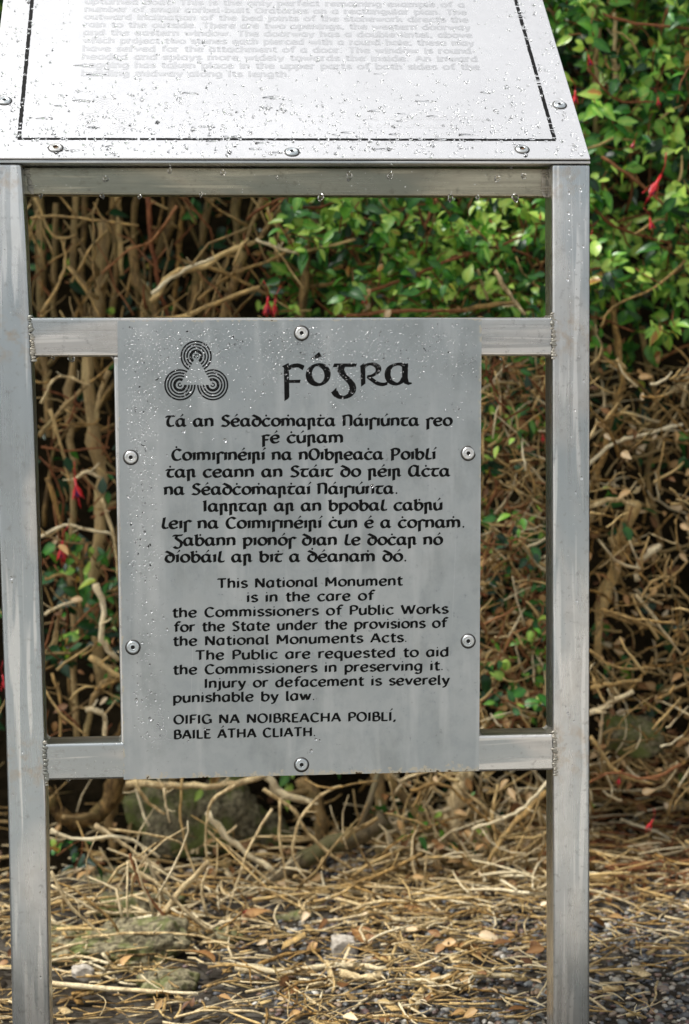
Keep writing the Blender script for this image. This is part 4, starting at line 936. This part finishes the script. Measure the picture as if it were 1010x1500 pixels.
# --- flowers
def flower_mesh(s):
    mb = MB()
    mb.tube([(0, 0, 0), (0, 0, -s*.5), (0, 0, -s*.62)], [s*.07, s*.10, s*.16], 7)
    for k in range(4):
        a = k*PI/2+.4; d = Vector((math.cos(a), math.sin(a), 0)); e = Vector((-d.y, d.x, 0)); vs = []
        for t_, w_ in ((0, .08), (.35, .17), (.7, .12), (1, .01)):
            c = d*(s*(.12+.26*t_)) + Vector((0, 0, -s*(.55+.75*t_))); vs += [c-e*s*w_, c+d*s*.05, c+e*s*w_]
        mb.add(vs, [(i*3+j, i*3+j+1, i*3+j+4, i*3+j+3) for i in range(3) for j in range(2)])
    mb.tube([(0, 0, -s*.6), (0, 0, -s*1.0), (0, 0, -s*1.15)], [s*.13, s*.16, s*.08], 7, .5, 1)
    for k in range(4):
        a = k*1.6+.2; mb.tube([(0, 0, -s*1.0), (math.cos(a)*s*.06, math.sin(a)*s*.06, -s*R.uniform(1.5, 1.9))], [s*.018, s*.02], 4)
    mb.tube([(0, 0, 0), (s*.06, 0, s*.5), (s*.2, .01, s*1.1)], [s*.035, s*.03, s*.03], 4)
    return mb
t = NT('fuchsia_purple'); t.set('Base Color', (.10, .012, .14, 1)); t.set('Roughness', .5)
FM = [flower_mesh(q).mesh('flower', [M_FLOWER, t.m]) for q in (.022, .026, .030)]
def flower(px, py, Y, root, s=1.0):
    o = link('flower', R.choice(FM), root); o.location = at(px, py, Y)-Vector(root.location); o.rotation_euler = (R.uniform(-.4, .4), R.uniform(-.4, .4), R.uniform(0, 6)); o.scale = (s, s, s)
for a in ((969, 256, 1.0, leafy, 1.2), (952, 318, 1.02, leafy, .7), (843, 132, 1.0, leafy, .9), (964, 142, 1.05, leafy, .5), (868, 336, 1.05, leafy, .6), (862, 80, 1.05, leafy, .6), (930, 205, 1.02, leafy, .5), (957, 1200, .95, leafy, .7),
          (393, 434, 1.05, bare, .9), (404, 438, 1.05, bare, .9), (110, 700, 1.08, bare, 1.25), (92, 792, 1.08, bare, 1.0), (98, 800, 1.1, bare, .9), (4, 988, 1.1, bare, .9), (536, 428, 1.08, leafy, .6), (795, 636, 1.0, leafy, .5), (792, 312, 1.02, leafy, .5), (908, 1136, 1.0, leafy, .5)): flower(*a)

# ================================================================== rocks, gravel, litter
t = NT('pale_stone'); P = t.pos()
t.l(t.mix(t.ramp(t.noise(90, 4, .65, P), [(.35, 0), (.65, 1)]), (.22, .19, .15), (.52, .47, .40)), t.b.inputs['Base Color']); t.set('Roughness', .8); t.bump(t.noise(160, 4, .6, P), .003, .7); M_STONE = t.m
def rock(name, c, r, mat, seed, flat=(1, 1, 1), sub=4, lim=.86):
    import bmesh
    bm = bmesh.new(); bmesh.ops.create_icosphere(bm, subdivisions=sub, radius=1); rg = np.random.default_rng(seed); K = rg.normal(0, 1.6, (6, 3)); Pz = rg.uniform(0, 6, 6)
    for v in bm.verts:
        p = np.array(v.co); f = 1+sum(.09*math.sin(K[i] @ p*1.3+Pz[i]) for i in range(6)); f *= 1+sum(.035*math.sin(K[i] @ p*4.1+Pz[i]*2)+.018*math.sin(K[5-i] @ p*9.3+Pz[i]*3) for i in range(6)); q_ = p*f; q_ = np.sign(q_)*np.minimum(np.abs(q_), lim); v.co = Vector(q_*r*np.array(flat))
    me = bpy.data.meshes.new(name); bm.to_mesh(me); bm.free(); me.materials.append(mat); me.polygons.foreach_set('use_smooth', [True]*len(me.polygons))
    return link(name, me, None, c)
o = rock('rock', at(290, 1232, 1.42), .115, M_ROCK, 3, (1.2, .7, 1.0), 5, 9); tag(o, 'large mossy boulder in the dark hollow under the notice plate', 'rock')
o = rock('rock', at(170, 1300, 1.2), .07, M_ROCK, 4, (1.3, .8, .5)); tag(o, 'low green mossed rock beside the left post under the arching stems', 'rock')
o = rock('rock', at(380, 1305, 1.22), .075, M_ROCK, 5, (1.6, .8, .5)); tag(o, 'flat mossy rock at the foot of the large boulder', 'rock')
o = rock('rock', on_ground(180, 1400, -.012), .085, M_ROCK, 6, (1.2, .9, .62), 5, 9); tag(o, 'grey brown rock with moss among twigs at lower left', 'rock')
o = rock('rock', at(928, 1078, 1.15), .052, M_ROCK, 8, (1.2, .8, .85)); tag(o, 'mossy stone at the foot of the bank right of the right post', 'rock')
o = rock('rock', on_ground(600, 1300, .01), .03, M_PEB, 12, (1.3, .8, .6)); tag(o, 'small grey stone in the litter right of the mossy log', 'stone')
o = rock('rock', on_ground(505, 1392, .012), .034, M_STONE, 9, (.75, .7, .85)); tag(o, 'pale cream stone in the gravel above the long stick', 'stone')
o = rock('rock', on_ground(122, 1425, .015), .018, M_STONE, 10, (1.2, .8, .9)); tag(o, 'small crumbly white stone beside the left post', 'stone')

for px_, py_, rr, fl, lab in ((250, 1440, .04, (1.2, .9, .5), 'rough brown stone at the bottom edge under the thin pale stick'), (330, 1375, .03, (1.1, .9, .6), 'small mossy stone beside the curled brown dead leaf'), (95, 1370, .035, (1.1, .9, .5), 'mossy lump tucked against the left post near the ground'), (430, 1345, .026, (1.2, .9, .6), 'small dark mossy stone right of the fallen petal'), (200, 1330, .05, (1.5, .8, .45), 'low mossy stone behind the grey brown rock')):
    o = rock('rock', on_ground(px_, py_, 0), rr, M_ROCK, int(rr*1000)+px_, fl, 4, 9); tag(o, lab, 'rock')
# gravel: a sheet of loose pebbles
PV, PF_ = [], []
import bmesh
for k in range(6):
    bm = bmesh.new(); bmesh.ops.create_icosphere(bm, subdivisions=2, radius=1); rg = np.random.default_rng(k+40); K = rg.normal(0, 1.5, (5, 3)); Pz = rg.uniform(0, 6, 5)
    V = np.array([v.co[:] for v in bm.verts]); Fq = np.array([[v.index for v in f.verts] for f in bm.faces]); bm.free()
    V = V*(1+.1*np.sin(V @ K.T*1.3+Pz).sum(1))[:, None]*np.array([1, rg.uniform(.6, .9), rg.uniform(.4, .6)]); PV.append(V); PF_.append(Fq)
def pebbles(N, xr, yr, size, name='gravel'):
    Vs, Fs, T = [], [], []; b = 0
    for i in range(N):
        x, y = R.uniform(*xr), R.uniform(*yr)
        if R.random() > max(.12, min(1, (x+.50)*3.5)): continue
        s = R.uniform(*size)*(1 if R.random() > .10 else 1.6); k = R.randrange(6); a = R.uniform(0, 6.3); c_, s_ = math.cos(a), math.sin(a)
        V = PV[k]*s; tl = R.gauss(0, .35); V = np.stack([V[:, 0]*c_-V[:, 1]*s_, V[:, 0]*s_+V[:, 1]*c_, V[:, 2]+V[:, 0]*math.sin(tl)*.5], 1) + np.array([x, y, ground_z(x, y)+s*R.uniform(.05, .5)])
        Vs.append(V); Fs.append(PF_[k]+b); b += len(V); T.append(np.full(len(V), R.random()))
    return link(name, np_mesh(name, np.concatenate(Vs), np.concatenate(Fs), np.concatenate(T), M_PEB))
o = pebbles(13000, (-.55, .85), (.2, 1.35), (.0028, .0072)); tag(o, 'loose grey, purple and tan gravel pebbles', None, None, 'stuff')

# litter
LM = MB()
def ground_twig(n, xr, yr, l, r, lift=(.004, .03), mats=(0, 1), keep=lambda x, y: 1):
    for _ in range(n):
        x, y = R.uniform(*xr), R.uniform(*yr)
        if R.random() > keep(x, y): continue
        if x < -.15 and y > 1.08 and R.random() > .12: continue
        a = R.gauss(0, .95) if R.random() < .75 else R.uniform(0, PI); L = R.uniform(*l); z = ground_z(x, y)+R.uniform(*lift); d = Vector((math.cos(a), math.sin(a), R.gauss(0, .14))); e = Vector((R.uniform(-1, 1), R.uniform(-1, 1), R.uniform(-.3, .5)))*L*.12
        q = [Vector((x, y, z))+d*L*(j/4-.5)+e*math.sin(PI*j/4)+Vector((R.gauss(0, L*.012), R.gauss(0, L*.012), R.gauss(0, L*.01))) for j in range(5)]
        rr = R.uniform(*r); LM.tube(q, [rr, rr, rr*.9, rr*.75, rr*.55], 4, R.random()**1.1, R.choice(mats))
def lk(x, y):
    if x < -.25 and y < 1.1: return .42 if math.sin(x*9+1)*math.sin(y*11) < .25 else .8
    if False: pass                    # litter thins out over the gravel at the lower right
    g = (x+.02)*1.2+(1.15-y)*.9; return max(.16, min(1, 1.25-g*1.0))
ground_twig(6000, (-1.0, .9), (.25, 1.5), (.02, .10), (.0008, .0026), (.004, .035), (0, 0, 1, 1, 2), lk)
ground_twig(520, (-.9, .6), (.75, 1.5), (.05, .18), (.0018, .0038), (.02, .07), (0, 1, 1), lk)
ground_twig(700, (.15, .9), (.85, 1.5), (.04, .14), (.0012, .003), (.01, .07), (3, 0, 3), lambda x, y: 1)
for _ in range(700):
    x, y = R.uniform(-1.0, .85), R.uniform(.28, 1.4)
    if R.random() > lk(x, y): continue
    a, L, W = R.uniform(0, PI), R.uniform(.008, .03), R.uniform(.003, .010); z = ground_z(x, y)+R.uniform(.008, .03)
    u = Vector((math.cos(a), math.sin(a), R.gauss(0, .3))); v = Vector((-u.y, u.x, R.gauss(0, .5))).normalized(); c = Vector((x, y, z)); w_ = u.cross(v).normalized()*.0012
    q = [c-u*L-v*W*R.uniform(.4, 1), c+u*L*R.uniform(.6, 1)-v*W*.7, c+u*L*R.uniform(.8, 1.1)+v*W*R.uniform(.2, 1), c-u*L*R.uniform(.5, 1)+v*W]
    LM.add([p+w_ for p in q]+[p-w_ for p in q], [(0, 1, 2, 3), (7, 6, 5, 4), (0, 4, 5, 1), (1, 5, 6, 2), (2, 6, 7, 3), (3, 7, 4, 0)], R.random(), R.choice((0, 0, 1, 2)))
o = LM.build('twig_litter', [M_TWIG, M_PALE, M_BARK, M_RED]); tag(o, 'dry tan twigs scattered thickly over the ground', None, None, 'stuff')
C, S, T = [], [], []
for _ in range(560):
    x, y = R.uniform(-1.0, .9), R.uniform(.25, 1.5)
    if R.random() > lk(x, y): continue
    C.append((x, y, ground_z(x, y)+R.uniform(.012, .04))); S.append(R.uniform(.012, .034)); T.append(min(1, max(0, R.gauss(.45, .33))))
o = link('leaf_litter', leaf_cloud('leaf_litter', np.array(C), np.array(S), np.array(T), M_DEAD, up_bias=1.1, toward=.35, droop=0)); tag(o, 'curled dead tan leaves lying among the twigs', None, None, 'stuff')
C, S, T = [], [], []
for _ in range(70):
    x, y = R.uniform(-.7, .6), R.uniform(.9, 1.5); C.append((x, y, ground_z(x, y)+R.uniform(.02, .05))); S.append(R.uniform(.018, .03)); T.append(R.uniform(.3, .85))
for (x0, x1, y0, y1, n) in ((700, 815, 520, 1120, 130), (860, 1300, 500, 1180, 520), (500, 820, 420, 480, 40), (60, 180, 780, 1080, 25), (560, 820, 1130, 1260, 50)):
    for _ in range(n):
        p = at(R.uniform(x0, x1), R.uniform(y0, y1), R.uniform(1.0, 1.35))
        if p.z > ground_z(p.x, p.y): C.append(tuple(p)); S.append(R.uniform(.014, .032)); T.append(R.uniform(0, .9))
o = link('withered_leaves', leaf_cloud('withered_leaves', np.array(C), np.array(S), np.array(T), M_DEAD)); under(o, leafy); tag(o, kind='stuff')

# sticks one can tell apart
for pts, wpx, label, mat in (
 ([(345, 1418), (430, 1423), (500, 1414), (566, 1420)], 12, 'long pale bleached stick lying across the gravel at bottom centre', M_PALE), ([(74, 1441), (180, 1449), (290, 1456)], 8, 'thin pale stick on the ground right of the left post', M_PALE),
 ([(604, 1362), (660, 1345), (722, 1330)], 9, 'straight tan stick slanting up towards the right post', M_PALE), ([(600, 1440), (680, 1430), (760, 1430)], 11, 'pale broken stick lying nearest the foot of the right post', M_PALE),
 ([(500, 1426), (530, 1432), (562, 1430)], 13, 'short thick whitish stick end at bottom middle', M_PALE), ([(636, 1298), (700, 1278), (762, 1262)], 8, 'tan stick under the cut pale stump', M_PALE),
 ([(380, 1412), (420, 1398), (470, 1392)], 7, 'forked thin stick beside the cream stone', M_TWIG), ([(70, 1408), (120, 1402), (160, 1412)], 6, 'thin grey stick in front of the mossed rock at lower left', M_PALE),
 ([(730, 1245), (790, 1240), (850, 1248), (900, 1246)], 10, 'long brown stick passing behind the right post', M_TWIG), ([(864, 1262), (910, 1258), (950, 1262)], 7, 'orange brown stick lying right of the right post', M_TWIG),
 ([(560, 1292), (610, 1288), (650, 1300)], 6, 'slender pale stick left of the slanting tan stick', M_PALE)):
    G_ = crom([on_ground(x, y, .022) for x, y in pts], 5); c = G_[len(G_)//2]; r0 = wpx*.00115/2
    mb = MB(); mb.tube(jit([p-c for p in G_], r0*.25), [r0*R.uniform(.8, 1.15)*(1-.35*i/len(G_)) for i in range(len(G_))], 8, R.random(), 0, True, .12)
    o = mb.build('stick', mat); o.location = c; tag(o, label, 'stick', 'fallen sticks on the ground')
for pts, s, label in (((372, 1336), .055, 'dark curled dead leaf near the fallen red petal'), ((605, 1330), .05, 'pale tan dead leaf lying on twigs at centre right'), ((680, 1385), .075, 'large pinkish curled dead leaf left of the right post'), ((530, 1365), .06, 'broad pinkish dead leaf above the long pale stick'), ((300, 1395), .05, 'curled brown dead leaf left of the long pale stick'), ((185, 1403), .03, 'small ochre leaf lying on the grey brown rock')):
    V, Fq = leaf_template(.5, .5, .6); p = on_ground(*pts, .035); o = link('dead_leaf', np_mesh('dead_leaf', (V-np.array([0, .5, 0]))*s, Fq, np.full(len(V), R.uniform(.35, .7))+np.tile([0, .15, 0], 6), M_DEAD), None, p)
    o.rotation_euler = (R.uniform(.5, .9), R.uniform(-.3, .3), R.uniform(-1.6, 1.6)); tag(o, label, 'leaf', 'large dead leaves on the ground')
o = link('fallen_petal', np_mesh('fallen_petal', leaf_template(.6, .5, .8)[0]*.02, leaf_template(.6, .5, .8)[1], np.zeros(18), M_FLOWER), None, on_ground(358, 1336, .04)); tag(o, 'bright red fallen petal on the gravel below the plate', 'petal')
